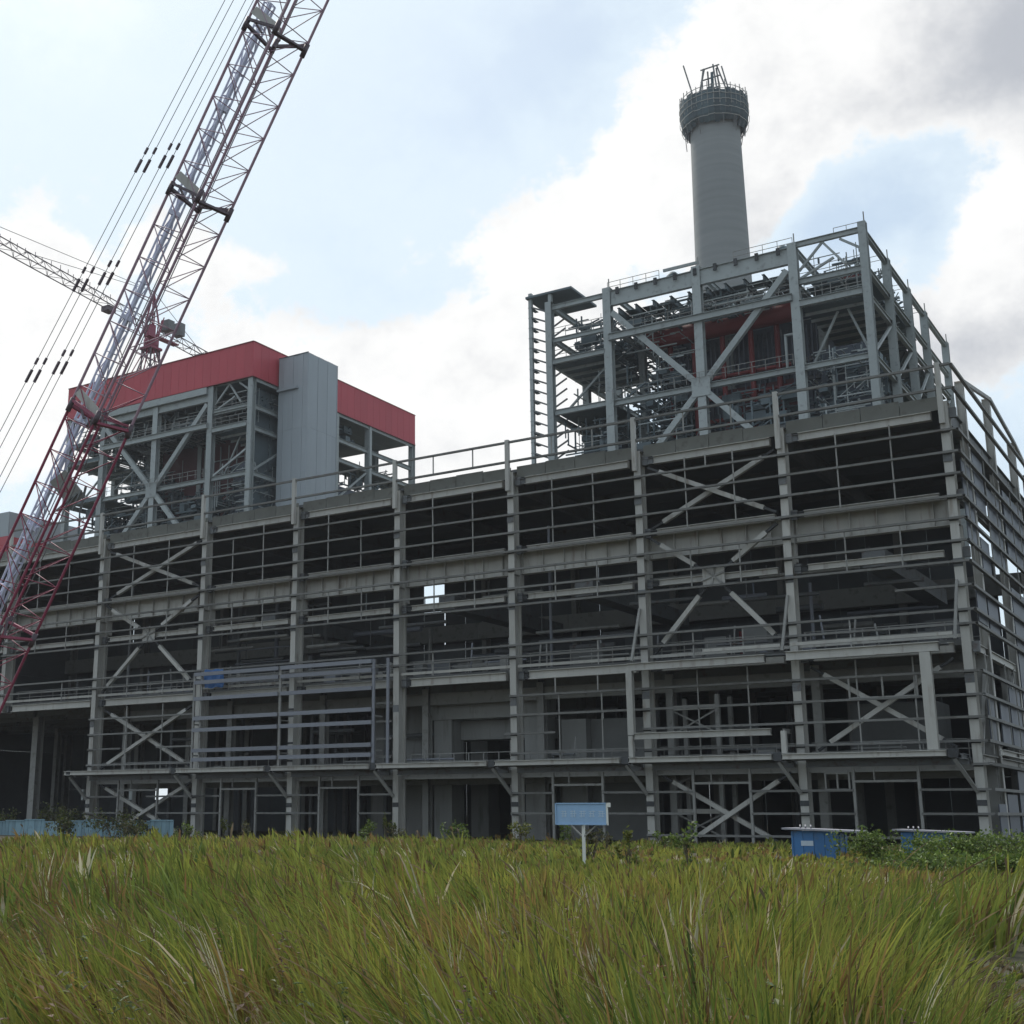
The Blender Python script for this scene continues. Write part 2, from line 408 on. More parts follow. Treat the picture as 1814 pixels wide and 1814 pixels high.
# doorways in the ground storey
for bi, (a, b) in enumerate(bays):
    bay = bi-3
    if bay < 0 or bay == 3: continue
    w = b-a
    for fr in (.33, .70): member('door_post', hall, (a+fr*w, -.12, 0), (a+fr*w, -.12, 4.55), 'box', .16, .16, STEEL2)
    beamx('door_head', hall, a+.33*w+.08, a+.70*w-.08, -.12, 3.72, .14, .14, STEEL2, 'box')
    member('door_hanger', hall, (a+.45*w, -.12, 3.8), (a+.45*w, -.12, 4.55), 'box', .08, .08, STEEL2)
# a small window frame beside column near the corner, upper and lower
for (x0, x1, z0, z1) in ((-8.4, -6.9, 3.25, 4.2), (-6.6, -2.6, 8.6, 9.9)):
    for z in (z0, z1): beamx('window_rail', hall, x0, x1, -.13, z, .1, .1, STEEL2, 'box')
    for x in (x0+.05, x1-.05, (x0+x1)/2): member('window_stile', hall, (x, -.13, z0+.06), (x, -.13, z1-.06), 'box', .1, .1, STEEL2)
# canopy beams at the first level and their brackets
for bi, (a, b) in enumerate(bays[3:]):
    x0 = a-1.25 if bi == 0 else a-.45
    beamx('canopy_beam', hall, x0, b-1.1, -1.45, 5.2, .32, .34, STEEL)
    box('canopy_sheet', hall, (x0, -1.28, 4.98), (b-1.1, -.28, 5.03), STEELD)
    beamx('canopy_beam', hall, a+.6, b-.1, -.22, 4.78, .22, .4, STEELD)
for bi, X in enumerate(XC):
    box('canopy_bracket', hall, (X-1.0, -1.5, 4.95), (X-.5, -1.1, 5.45), CLEAT)
    beamy('canopy_arm', hall, X-.3 if bi else X+.0, -1.4, 0, 5.0, .25, .3, STEELD)
    member('canopy_strut', hall, (X-.75, -1.3, 4.9), (X+.1, -.05, 3.05), 'box', .2, .2, STEEL2)
    box('column_splice', hall, (X-.03, -.035, 2.3), (X+.53, -.005, 2.62), CLEAT)
# balcony near the corner: outer beams, posts, sloping struts
beamx('balcony_beam', hall, -20.4, -11.2, -1.25, 11.2, .35, .5, STEEL)
beamx('balcony_beam', hall, -9.9, -1.0, -1.25, 11.25, .35, .55, STEEL)
beamx('balcony_rail', hall, -15.2, -10.2, -1.25, 11.95, .16, .2, STEEL, 'box')
beamx('balcony_rail', hall, -9.6, -.2, -1.25, 11.95, .16, .2, STEEL, 'box')
box('balcony_floor', hall, (-20.4, -1.1, 11.38), (-.6, -.3, 11.45), STEELD)
beamx('balcony_beam', hall, -20.1, -11.1, -1.25, 6.72, .3, .42, STEEL)
for X in (-20.35, -10.35): member('balcony_post', hall, (X, -1.25, 5.4), (X, -1.25, 6.75), 'box', .3, .3, STEEL)
beamy('balcony_arm', hall, -10.35, -1.2, -.05, 6.75, .2, .25, STEEL2)
member('balcony_post', hall, (-20.3, -1.25, 6.8), (-20.3, -1.25, 10.95), 'I', .42, .35, STEEL)
member('balcony_post', hall, (-1.8, -1.25, 5.4), (-1.8, -1.25, 10.95), 'I', .6, .4, STEEL)
for X in (-20, -10, 0): member('balcony_strut', hall, (X+.1, -.1, 15.2), (X-.1, -1.3, 11.6), 'box', .16, .16, STEEL2)
# cross braces
def brace(p, q, y=.5, r=.3, e0=.9, e1=.9):
    a, b = V((p[0], y, p[1])), V((q[0], y, q[1])); d = (b-a).normalized()
    member('brace', hall, a+d*e0, b-d*e1, 'box', r, r, STEEL)
    if e0: member('brace_end_plate', hall, a, a+d*e0, 'box', r*.55, r*.8, CLEAT)
    if e1: member('brace_end_plate', hall, b-d*e1, b, 'box', r*.55, r*.8, CLEAT)
def xset(a, b, lowbay=None):
    m = (a+b)/2+.25; l, r = a+.9, b-.4
    brace((l, 25.0), (r, 20.75), .45); brace((r, 25.0), (l, 20.75), .78)
    star = (m, 16.95)
    for px, pz in ((l, 20.0), (r, 20.0), (l, 12.2), (r, 12.2)):
        d = V((px-star[0], 0, pz-star[1])).normalized()
        brace((star[0]+d.x*.7, star[1]+d.z*.7), (px, pz), .35)
    box('gusset_plate', hall, (m-.75, .16, 16.35), (m+.75, .19, 17.6), STEEL)
    for i in range(6):
        an = i*math.pi/3+.3
        member('gusset_rib', hall, (m, .1, 16.97), (m+.8*math.cos(an), .1, 16.97+.75*math.sin(an)), 'box', .12, .08, STEEL2)
xset(-72.5, -60); xset(-20, -10)
for (a, b) in ((-72.5, -60), (-10, 0)):
    brace((a+1.0, 10.7), (b-.9, 5.6), .8, .28); brace((b-.6, 10.7), (a+1.2, 5.6), .45, .28)
for (a, b) in ((-72.5, -60), (-20, -10)):
    brace((a+.8, 4.3), (b-1.5, 0), .8, .28); brace((b-.6, 4.3), (a+2.5, 0), .45, .28)
# turbine pedestal
for X in (-39.2, -31.2):
    for yy in (5.5, 11): box('pedestal_column', hall, (X-.7, yy, 0), (X+.9, yy+1.8, 11), CONC)
box('pedestal_beam', hall, (-40, 5.3, 8.9), (-30.2, 7.4, 10.9), CONC)
box('pedestal_beam', hall, (-39.8, 6.9, 7.4), (-30.6, 8.8, 8.85), CONC)
box('pedestal_wall', hall, (-29.5, 7, 0), (-22.5, 7.5, 8.6), CONCD)
box('pedestal_wall', hall, (-29.2, 6.2, 0), (-27.2, 7, 8.6), CONC)
for X in (-48, -44.5): box('pedestal_column', hall, (X, 8.5, 0), (X+1.5, 10, 11), CONC)
box('machine_base', hall, (-9, 9, 5), (-3.5, 13, 9), CONCD)
# work platform tower near the fifth bay
for x0 in (-18.9, -15.7):
    for yy in (2.2, 4.6):
        member('tower_leg', hall, (x0, yy, 0), (x0, yy, 9.5), 'box', .28, .28, STEEL2)
for z in (2.0, 5.3, 8.7):
    beamx('tower_rail', hall, -19, -15.6, 2.2, z, .2, .3, STEEL, 'box')
    if z < 8:
        member('tower_brace', hall, (-18.8, 2.2, z-1.6), (-15.8, 2.2, z-.2), 'box', .1, .1, STEEL2)
        member('tower_brace', hall, (-15.8, 2.25, z-1.6), (-18.8, 2.25, z-.2), 'box', .1, .1, STEEL2)
for z in (7.0,):
    member('tower_brace', hall, (-18.8, 2.2, z), (-15.8, 2.2, z+1.5), 'box', .1, .1, STEEL2)
    member('tower_brace', hall, (-15.8, 2.25, z), (-18.8, 2.25, z+1.5), 'box', .1, .1, STEEL2)
# railing on the mezzanine
for bi, (a, b) in enumerate(bays[3:]):
    for j in range(int((b-a)/1.25)): member('railing_post', hall, (a+.9+j*1.25, 1.1, 5.0), (a+.9+j*1.25, 1.1, 6.1), 'box', .05, .05, STEEL2)
    for z in (5.55, 6.1): beamx('handrail', hall, a+.6, b-.1, 1.1, z, .05, .05, STEEL2, 'box')
# fittings along the open front of both floors
rf = random.Random(99)
for i in range(70):
    x = rf.uniform(-71, -2); y = rf.uniform(1.8, 5); zb = rf.choice((11.92, 11.92, 11.92, 5.02)); h = rf.uniform(.4, 1.5); w = rf.uniform(.3, 1.5)
    k = rf.random(); m = rf.choice((STEEL2, STEELD, STEELD, CONC, BLUEST))
    if k < .4: box('equipment_crate', hall, (x, y, zb), (x+w, y+w*.7, zb+h), m)
    elif k < .7: beamx('pipe', hall, x, min(x+rf.uniform(1.5, 5), -1), y, zb+.3+h*.5, .16, .16, m, 'tube')
    else: member('pipe', hall, (x, y, zb), (x+rf.uniform(-.3, .3), y, zb+h+.8), 'tube', .14, .14, m)
for i in range(26):
    x = rf.uniform(-71, -4); z = rf.choice((15.2, 16.2, 17.6, 17.9)); y = rf.uniform(2.5, 9)
    beamx('pipe', hall, x, min(x+rf.uniform(2, 7), -1), y, z, .28, .28, rf.choice((STEELD, STEEL2)), 'tube')
    member('pipe_hanger', hall, (x+.5, y, z), (x+.5, y, 18.7), 'box', .06, .06, STEELD)
for X in (-54, -36.5, -25, -5): beamy('duct', hall, X, 2, 20, 17.4, 1.4, 1.1, STEELD, 'box')
# plant and pipes on the floors, dim inside
for i in range(46):
    x = random.uniform(-82, -2); y = random.uniform(3, 24); L = random.uniform(2, 9)
    z = random.choice((12.8, 14.2, 15.3, 16.4, 17.3, 21.8)) + random.uniform(-.3, .3)
    m = random.choice((STEELD, STEELD, STEEL2, BLUEST))
    r = random.uniform(.12, .5)
    if i % 3: beamx('pipe', hall, x, min(x+L, -1), y, z, r, r, m, 'tube')
    else: member('pipe', hall, (x, y, 11.9), (x, y, z+1), 'tube', r, r, m)
for i in range(22):
    x = random.uniform(-80, -3); y = random.uniform(2.5, 14)
    h = random.uniform(.8, 2.2); w = random.uniform(.8, 2.6)
    box('equipment_crate', hall, (x, y, 11.92), (x+w, y+w*.7, 11.92+h), random.choice((STEELD, STEELD, CONCD, WALLP)))
for i in range(20):
    x = random.uniform(-70, -3); y = random.uniform(6, 20)
    member('pipe', hall, (x, y, 0), (x, y, 11), 'tube', .35, .35, STEELD)
    beamx('pipe', hall, x, x+random.uniform(3, 8), y, random.uniform(6, 9.5), .3, .3, STEELD, 'tube')
# back wall sheets, with the gaps daylight comes through
for bi, (a, b) in enumerate(bays):
    n = int(round((b-a)/2.5)); w = (b-a)/n
    for j in range(n):
        x0, x1 = a+j*w, a+(j+1)*w
        for (z0, z1) in ((0, 4.7), (4.7, 11.9), (11.9, 18.7), (18.7, 22.1), (22.1, 26.4)):
            if z0 == 22.1 and -58 < (x0+x1)/2 < -54.5: continue
            if z0 == 22.1 and -5.2 < x0 < -2.6: continue
            if z0 == 18.7 and x0 > -2.6: continue
            if z0 == 0 and x1 < -87 and j % 3 == 1: z1 = 3.4
            if z0 == 11.9 and x0 > -2.6: z1 = 16.4
            gap = .12 if random.random() < .12 and z0 > 18 else .012
            top = z1-.004 - (.35 if random.random() < .06 and z0 == 22.1 else 0)
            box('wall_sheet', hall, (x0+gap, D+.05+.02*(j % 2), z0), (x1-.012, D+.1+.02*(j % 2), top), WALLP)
# left end wall far out of sight closes the hall
for z0 in (0, 9, 18): box('wall_sheet', hall, (-110.1, .3, z0), (-110, D, z0+8.99), WALLP)
# gable end on the right: posts, girts, parapet, a few sheets
SY = [0, 4.9, 14.9, 24.6, 31]
ST = [28.5, 28.85, 30.45, 29.6, 28.5]
for y, t in zip(SY[1:], ST[1:]):
    member('gable_post', hall, (.45, y+.2, 0), (.45, y+.2, t), 'I', .45, .5, STEEL, face=(1, 0, 0))
for (y0, y1, t0, t1) in zip(SY, SY[1:], ST, ST[1:]):
    for z in GZ + [26.94, 28.43, 14.86]:
        if z < 5 and y0 > 5 and z > 4: continue
        member('girt', hall, (.92, y0+.01, z), (.92, y1-.01, z), 'C', .17, .2, GIRTM, face=(1, 0, 0))
    if y0 > 0: member('gable_coping', hall, (.75, y0, t0-.1), (.75, y1, t1-.1), 'box', .25, .2, STEEL2, face=(1, 0, 0))
    for fr in (.33, .67):
        yy = y0+(y1-y0)*fr
        member('sag_rod', hall, (.9, yy, 5.2), (.9, yy, 11), 'box', .07, .07, STEEL2, face=(1, 0, 0))
        member('sag_rod', hall, (.9, yy, 16.3), (.9, yy, 25), 'box', .07, .07, STEEL2, face=(1, 0, 0))
    beamy('gable_beam', hall, .45, y0+.4, y1-.2, 11.4, .3, .5, STEEL)
    beamy('gable_beam', hall, .45, y0+.4, y1-.2, 4.9, .3, .5, STEEL)
    beamy('gable_beam', hall, .45, y0+.4, y1-.2, 20.4, .3, .4, STEEL2)
    beamy('canopy_beam', hall, 1.6, y0-.2, y1-.3, 5.2, .3, .32, STEEL)
    member('brace', hall, (.4, y0+.5, 4.9), (.4, y1-.2, 11), 'box', .2, .2, STEEL2)
for (y0, y1, z0, z1) in ((2.1, 5.0, 13.0, 15.2), (5.6, 9, 12.8, 14.8), (2.2, 4.6, 6.0, 8.4), (6.2, 9.5, 6, 8.5), (10, 14, 6, 9.7), (2.4, 4.7, .2, 2.4), (5.5, 9, .2, 3), (10, 14, .3, 4.5), (9.5, 14, 17.7, 22.8), (16, 24, 19, 24),
                         (5.3, 8.6, 20.4, 24.2), (1.3, 4.5, 20.5, 22.8), (1.4, 4.4, 17.6, 20.1), (5.4, 8.2, 16.4, 18.7), (15.5, 24, 6, 17), (25, 31, 1, 22)):
    box('wall_sheet', hall, (.68, y0, z0), (.74, y1, z1), PANEL)

# ------------------------------------------------------------------ things on and in front of the hall
fr = thing('rail_frame', 'blue grey frame of wide rails hung on the lower left front of the hall', 'frame', (-49.5, -1.2, 5.4))
for z in (12.95, 12.28, 10.95, 9.36, 8.42, 6.78, 6.05):
    for (a, b) in ((-59.0, -50.1), (-49.85, -41.1)):
        beamx('rail', fr, a, b, -1.25, z, .16, .3, BLUEST, 'box')
for X in (-59.1, -49.97, -41.0, -39.7):
    member('upright', fr, (X, -1.12, 5.4), (X, -1.12, 13.1), 'box', .22, .12, BLUEST if X > -45 else STEEL2)
member('upright', fr, (-58.3, -1.12, 5.4), (-58.3, -1.12, 13.1), 'box', .1, .1, STEEL2)
for X in (-59.1, -49.97, -41.0):
    for z in (6.4, 8.9, 12.6): beamy('tie_arm', fr, X, -1.05, -.03, z, .1, .1, STEEL2, 'box')
bm = bmesh.new()
bmesh.ops.create_grid(bm, x_segments=14, y_segments=12, size=1)
for v in bm.verts:
    x, y = v.co.x, v.co.y
    z = 13.38 - (y+1)*.75
    v.co = V((-57.6+x*1.05+.05*y, -.42 + .06*math.sin(7*x+2*y) - .05*(y+1) + .07*noise.noise(V((x*2, y*3, 1))), z + .05*math.sin(6*x)))
t = from_bm('tarpaulin', bm, TARP, None, True)
tag(t, 'bright blue tarpaulin hanging behind the rail frame on the hall', 'tarpaulin')
ct = thing('crate', 'dull red crate standing on the upper floor behind the rails', 'crate', (-14.5, 6, 11.9))
box('crate_body', ct, (-15.2, 5.8, 11.92), (-13.7, 7.2, 14.0), REDPR)
for x in (-15.15, -14.45, -13.75): member('crate_batten', ct, (x, 5.76, 11.95), (x, 5.76, 14.02), 'box', .1, .06, REDPR)
for z in (12.0, 13.95): beamx('crate_batten', ct, -15.2, -13.7, 5.74, z, .05, .1, REDPR, 'box')

# ------------------------------------------------------------------ boiler houses
def clutter(par, lo, hi, n, m, seed, wmin=.05, wmax=.2):
    n = int(n*1.5)
    r = random.Random(seed); bm = bmesh.new()
    for _ in range(n):
        p = V([r.uniform(lo[i], hi[i]) for i in range(3)])
        ax = r.choice((0, 0, 1, 1, 2)); L = r.uniform(1.0, 5.5); q = p.copy(); q[ax] = min(q[ax]+L, hi[ax])
        if (q-p).length < .3: continue
        if r.random() < .12: q[2] = min(q[2]+L*.6, hi[2])
        bm_bar(bm, p, q, r.uniform(wmin, wmax))
    for _ in range(n//14 if m is BOILDK else 0):
        p = V([r.uniform(lo[i], hi[i]-1) for i in range(3)]); s = V((r.uniform(.5, 2.2), r.uniform(.5, 2), r.uniform(.4, 1.4)))
        bm_box(bm, p, V([min(p[i]+s[i], hi[i]) for i in range(3)]))
    o = from_bm('pipework', bm, m, par); o['kind'] = 'stuff'
    return o
def rails(par, x0, x1, y, z, m):
    bm = bmesh.new()
    for k in (.55, 1.1): bm_bar(bm, (x0, y, z+k), (x1, y, z+k), .05)
    n = max(2, int((x1-x0)/1.3))
    for i in range(n+1): bm_bar(bm, (x0+(x1-x0)*i/n, y, z), (x0+(x1-x0)*i/n, y, z+1.1), .05)
    return from_bm('railing', bm, m, par)
YR = [40.5, 49.5, 58.5, 66.5, 78]
def boiler(x4, label, clad):
    xs = [x4-34.3, x4-27.2, x4-17.0, x4-6.9, x4]
    B = thing('boiler_house', label, 'building', (x4-17, 59, 0))
    S = BOILST
    ztop = 57.6
    for i, x in enumerate(xs):
        for j, y in enumerate(YR):
            if 1 <= i <= 3 and 1 <= j <= 3 and not (i == 2 and j == 3): pass
            w = .9 if j == 0 and i in (1, 2, 3) else .75
            zt = ztop + (.5 if (i == 4 and j == 0) else 0)
            member('column', B, (x, y, 0), (x, y, zt), 'I', w, .8, S)
            if not clad and (j == 0 or i == 4): member('column_stub', B, (x+.2, y, zt), (x+.2, y, zt+1.1), 'box', .1, .1, STEEL2)
    # front plane
    x0, x1, x2, x3 = xs[0], xs[1], xs[2], xs[3]
    gz = 56.3 if not clad else 56.0
    beamx('main_girder', B, x1+.45, x3-.45, 40.35, gz, .5, 1.75, S)
    n = 9
    for k in range(n):
        box('girder_hanger', B, (x1+1.2+k*2.2, 39.9, gz+.25), (x1+1.55+k*2.2, 40.08, gz+1.0), CLEAT)
    beamx('top_beam', B, x3+.4, x4-.4, 40.5, 57.4, .4, .55, S)
    beamx('top_beam', B, x0+.4, x1-.4, 40.5, 56.9, .4, .55, S)
    beamx('beam', B, x3+.4, x4-.4, 40.5, 53.4, .4, .6, S)
    beamx('beam', B, x3+.4, x4-.4, 40.2, 51.0, .45, .7, S)
    beamx('beam', B, x0+.4, x1-.4, 40.5, 53.0, .4, .5, S)
    beamx('beam', B, x0+.4, x1-.4, 40.2, 50.4, .4, .6, S)
    beamx('beam', B, x0+.4, x1-.4, 40.5, 44.6, .4, .6, S)
    beamx('beam', B, x1+.2, x3-.2, 39.95, 51.75, .5, .75, S)
    beamx('beam', B, x1+.4, x2-.4, 40.5, 44.4, .5, .6, S); beamx('beam', B, x2+.4, x3-.4, 40.5, 44.4, .5, .6, S)
    beamx('beam', B, x3+.4, x4-.4, 40.5, 44.4, .5, .6, S)
    # truss web under the right top beam
    xm = (x3+x4)/2
    for p, q in (((x3+.5, 54.6), (xm-.5, 57.1)), ((xm-.5, 57.1), (xm+1.6, 54.2)), ((xm+1.2, 57.0), (x4-.4, 55.6)), ((x3+.4, 53.7), (xm+.5, 55.2))):
        member('truss_web', B, (p[0], 40.6, p[1]), (q[0], 40.6, q[1]), 'box', .22, .22, S)
    # the big cross brace
    for (xa, za) in ((x1+.6, 54.6), (x3-.6, 54.8), (x1+.9, 34.2), (x3-.9, 34.2)):
        d = V((xa-x2, 0, za-44.3)).normalized()
        member('brace', B, (x2+d.x*.9, 40.3, 44.3+d.z*.9), (xa, 40.3, za), 'box', .62, .5, S)
    box('gusset_plate', B, (x2-1.0, 39.98, 43.3), (x2+1.0, 40.03, 45.3), S)
    for (xa, za, xb, zb) in ((x3+.6, 45, xm, 50.3), (xm+1, 50.3, x4-.5, 45), (x0+.6, 45, x1-.5, 50.2)):
        member('knee_brace', B, (xa, 42.5, za), (xb, 42.5, zb), 'box', .22, .22, S)
    # beams running back, and floors
    for x in xs:
        for (ya, yb) in zip(YR, YR[1:]):
            for z in (57.3, 53.4, 50.5, 44.4, 38):
                if x not in (x0, x4) and z < 53: continue
                beamy('beam', B, x, ya+.4, yb-.4, z, .4, .6, S)
    for k in range(10): beamy('roof_beam', B, x1+1+k*2, 41, 66, 55.0+.0*k, .3, .7, BOILDK)
    rr = random.Random(int(-x4))
    for k in range(9):
        for q in range(6):
            if rr.random() < .62: box('roof_plate', B, (x1+1.15+k*2, 42.5+q*4, 55.38), (x1+2.85+k*2, 42.5+q*4+rr.uniform(1.6, 3.8), 55.44), BOILDK if rr.random() < .75 else S)
    box('floor_plate', B, (x3+.5, 40.6, 50.55), (x4-.3, 58, 50.65), BOILDK)
    for k in range(8): beamx('floor_joist', B, x3+.4, x4-.3, 42+k*2, 50.4, .15, .3, BOILST)
    box('floor_plate', B, (x0+.3, 40.6, 50.1), (x1-.3, 52, 50.2), BOILDK)
    for k in range(5): beamx('floor_joist', B, x0+.3, x1-.3, 42+k*2, 49.9, .15, .3, BOILST)
    box('floor_plate', B, (x3+.5, 43, 53.5), (x4-.3, 50, 53.6), BOILDK)
    box('floor_plate', B, (x4-5, 52, 53.5), (x4-.5, 64, 53.6), BOILDK)
    box('floor_plate', B, (x4-4.5, 58, 50.5), (x4-.5, 78, 50.6), BOILDK)
    box('floor_plate', B, (x4-3.5, 49, 44.6), (x4-.4, 66, 44.7), BOILDK)
    box('floor_plate', B, (x0+.2, 42, 44.8), (x1-.3, 56, 44.9), BOILDK)
    # furnace: dark body, drum, red pipes
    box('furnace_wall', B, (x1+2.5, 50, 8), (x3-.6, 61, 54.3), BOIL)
    for k in range(15): member('wall_buckstay', B, (x1+3+k*1.2, 49.9, 38), (x1+3+k*1.2, 49.9, 51), 'box', .28, .2, BOIL)
    for z in (40, 42.2, 46.5, 48.6): beamx('wall_buckstay', B, x1+2.5, x3-.6, 49.75, z, .25, .4, STEELD)
    if not clad:
        d = member('steam_drum', B, (x1+2.3, 46, 52.7), (x3-1.7, 46, 52.7), 'tube', 2.15, 2.15, REDPR)
        for x in (x1+4.6, x1+10.5, x1+13.6, x1+16.4, x1+7.3): member('downcomer', B, (x, 46.4, 36), (x, 46.4, 51.8), 'tube', .6, .6, REDPR)
        for z in (47.4, 45.1, 42.6): beamx('header_pipe', B, x1+8, x1+17.5, 46.9, z, .45, .45, REDPR, 'tube')
        box('furnace_panel', B, (x1+9.5, 48.6, 38.5), (x1+17.5, 48.8, 46.4), mat('maroon_lining', (.09, .035, .04), .7, .15, .5, .2))
        for k in range(34): member('riser_pipe', B, (x1+3+k*.52, 47.6, 44.5+(k*37 % 7)*.4), (x1+3+k*.52, 47.6, 51.6), 'tube', .16, .16, BOIL)
        member('vent_pipe', B, (x3-1.6, 41.5, 44.8), (x3-1.6, 41.5, 48.6), 'tube', .3, .3, S); beamx('vent_pipe', B, x3-1.6, x3+.2, 41.5, 48.5, .3, .3, S, 'tube')
        box('red_valve_rack', B, (x4-3.9, 44.5, 53.62), (x4-1.2, 45.2, 54.6), REDPR)
        box('pump_housing', B, (x4-4.6, 47, 54.2), (x4-1.4, 50, 56.2), BOIL)
    else:
        box('furnace_panel', B, (x1+2.5, 49.6, 41), (x3-1, 49.7, 53), mat('maroon_lining', (.09, .035, .04), .7, .15, .5, .2))
        for k in range(6): member('wall_buckstay', B, (x2+1+k*1.5, 49.2, 41), (x2+1+k*1.5, 49.2, 52), 'box', .14, .14, S)
        for z in (46.4, 48.2, 50): beamx('wall_buckstay', B, x2+1, x3-1, 49.2, z, .1, .14, S, 'box')
        for k in range(7): member('truss_web', B, (x1+1+k*2.6, 42, 52.3), (x1+1.9+k*2.6, 42, 55.1), 'box', .16, .16, S)
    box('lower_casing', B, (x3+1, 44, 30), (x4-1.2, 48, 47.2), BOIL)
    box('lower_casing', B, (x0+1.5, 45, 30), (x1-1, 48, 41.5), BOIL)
    sd = int(-x4*10)
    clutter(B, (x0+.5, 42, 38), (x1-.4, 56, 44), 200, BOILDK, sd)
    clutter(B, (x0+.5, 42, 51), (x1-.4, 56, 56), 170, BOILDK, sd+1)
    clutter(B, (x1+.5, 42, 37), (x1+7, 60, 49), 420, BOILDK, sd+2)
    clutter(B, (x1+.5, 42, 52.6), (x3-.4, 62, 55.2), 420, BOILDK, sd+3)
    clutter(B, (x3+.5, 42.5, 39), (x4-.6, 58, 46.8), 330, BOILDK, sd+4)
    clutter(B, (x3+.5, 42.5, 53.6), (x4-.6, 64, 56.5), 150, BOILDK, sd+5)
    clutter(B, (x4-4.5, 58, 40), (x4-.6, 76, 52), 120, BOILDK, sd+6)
    clutter(B, (x2, 41.5, 38), (x3, 47, 44), 140, BOILDK, sd+7)
    clutter(B, (x0+.5, 41, 38), (x1+8, 52, 55.5), 150, BOILST, sd+8, .05, .14)
    clutter(B, (x3+.3, 41, 51), (x4-.4, 60, 56.5), 110, BOILST, sd+9, .05, .14)
    clutter(B, (x3+.3, 41, 39), (x4-.4, 46, 46.5), 90, BOILST, sd+11, .05, .14)
    clutter(B, (x1+.5, 41, 52.4), (x3-.4, 50, 55.2), 130, BOILST, sd+10, .05, .14)
    rails(B, x1+.5, x3-.5, 39.8, 44.7, STEEL2); rails(B, x1+.4, x3-.3, 40.2, 52.15, STEEL2)
    rails(B, x3+.5, x4-.4, 40.2, 51.4, STEEL2); rails(B, x3+.5, x4-.4, 40.5, 53.7, STEEL2); rails(B, x0+.4, x1-.4, 40.4, 50.7, STEEL2); rails(B, x0+.4, x1-.4, 40.4, 53.3, STEEL2)
    return B, xs
B1, xs1 = boiler(-12.6, 'bare steel boiler frame with a red drum, on the right below the chimney', False)
x0, x1, x2, x3, x4 = xs1
# roof parapet gear, open stair tower and its canopy on the left
for k in range(3): lathe('sheave_housing', [(.7, 57.25), (.7, 57.7), (.35, 58.1)], 10, BOILDK, B1, (x1+7.2, x1+9.8, x1+19)[k], 41.5)
beamx('roof_rail', B1, x1+6.5, x1+10.5, 40.6, 58.15, .2, .3, S if False else BOILST, 'box')
rails(B1, x2+4, x3, 40.6, 57.25, STEEL2)
rails(B1, x1, x1+6, 40.6, 57.25, STEEL2)
XT = x0-2.35
for y in (40.5, 45.5): member('stair_post', B1, (XT, y, 0), (XT, y, 59.2), 'box', .4, .4, BOILST)
box('stair_canopy', B1, (XT-.4, 40.0, 58.5), (x0+3.0, 46.5, 58.75), BOILDK)
member('stair_post', B1, (x0+.2, 40.4, 57.6), (x0+.2, 40.4, 58.5), 'box', .4, .4, BOILST)
z = 31.0
while z < 57.6:
    member('stair_flight', B1, (XT+.2, 40.35, z+.85), (x0-.4, 40.35, z), 'box', .16, .2, STEELD)
    member('stair_flight', B1, (XT+.2, 45.2, z), (x0-.4, 45.2, z+.85), 'box', .14, .18, STEELD)
    box('stair_landing', B1, (XT-.25, 40.3, z+.84), (XT+.2, 42.0, z+.9), BOILDK)
    z += 1.22
# side face seen at a slant: top coping beam and walkways
for (ya, yb) in zip(YR, YR[1:]):
    member('side_brace', B1, (x4, ya+.5, 44.8), (x4, yb-.5, 50.1), 'box', .25, .25, BOILST)
    rails(B1, x4-3, x4-.5, ya+1, 57.6, STEEL2)

B2, ys = boiler(-90.4, 'boiler house under a red clad band with a grey tower, on the left', True)
x0, x1, x2, x3, x4 = ys
n = 24; w = (x4+.4-(x0-.4))/n
for k in range(n): box('red_cladding_panel', B2, (x0-.4+k*w+.012, 40.0, 57.25), (x0-.4+(k+1)*w-.012, 40.08, 62.0), REDCL)
n = 24; w = (78.2-40.0)/n
for k in range(n):
    box('red_cladding_panel', B2, (x4+.4, 40.0+k*w+.012, 57.25), (x4+.48, 40.0+(k+1)*w-.012, 62.0), REDCL)
    box('red_cladding_panel', B2, (x0-.5, 40.0+k*w+.012, 57.25), (x0-.42, 40.0+(k+1)*w-.012, 62.0), REDCL)
beamx('flashing', B2, x0-.5, x4+.5, 39.99, 62.02, .2, .1, REDPR, 'box'); beamx('flashing', B2, x0-.5, x4+.5, 39.99, 57.2, .2, .1, REDPR, 'box')
beamy('flashing', B2, x4+.46, 40.1, 78.2, 62.02, .2, .1, REDPR, 'box'); beamy('flashing', B2, x4+.46, 40.1, 78.2, 57.2, .2, .1, REDPR, 'box')
n = 8; w = (x4-x0)/n
for k in range(n): box('roof_sheet', B2, (x0+k*w+.01, 40.1, 61.5), (x0+(k+1)*w-.01, 78, 61.7), DECK)
for k in range(n): box('ceiling_sheet', B2, (x0+k*w+.01, 40.2, 57.3), (x0+(k+1)*w-.01, 78, 57.4), BOILDK)
for k in range(7): beamy('roof_truss', B2, x0+2+k*5, 40.3, 78, 60, .3, 2.6, BOILDK)
beamx('white_band', B2, x1+.5, x3-.5, 39.9, 56.6, .3, .9, BOILST, 'box')
for z in (53.0, 50.4, 44.6):
    box('platform_edge', B2, (x0-.2, 40.1, z-.25), (x1-.3, 40.3, z+.35), BOILDK)
beamx('beam', B2, x3+.4, x4-.4, 40.4, 53.6, .4, .45, BOILST)
member('knee_brace', B2, (x3+.8, 40.4, 44.8), (x4-.6, 40.4, 47.6), 'box', .25, .25, BOILST)
tw = [(-89.7, 45.0), (-84.8, 51.5)]
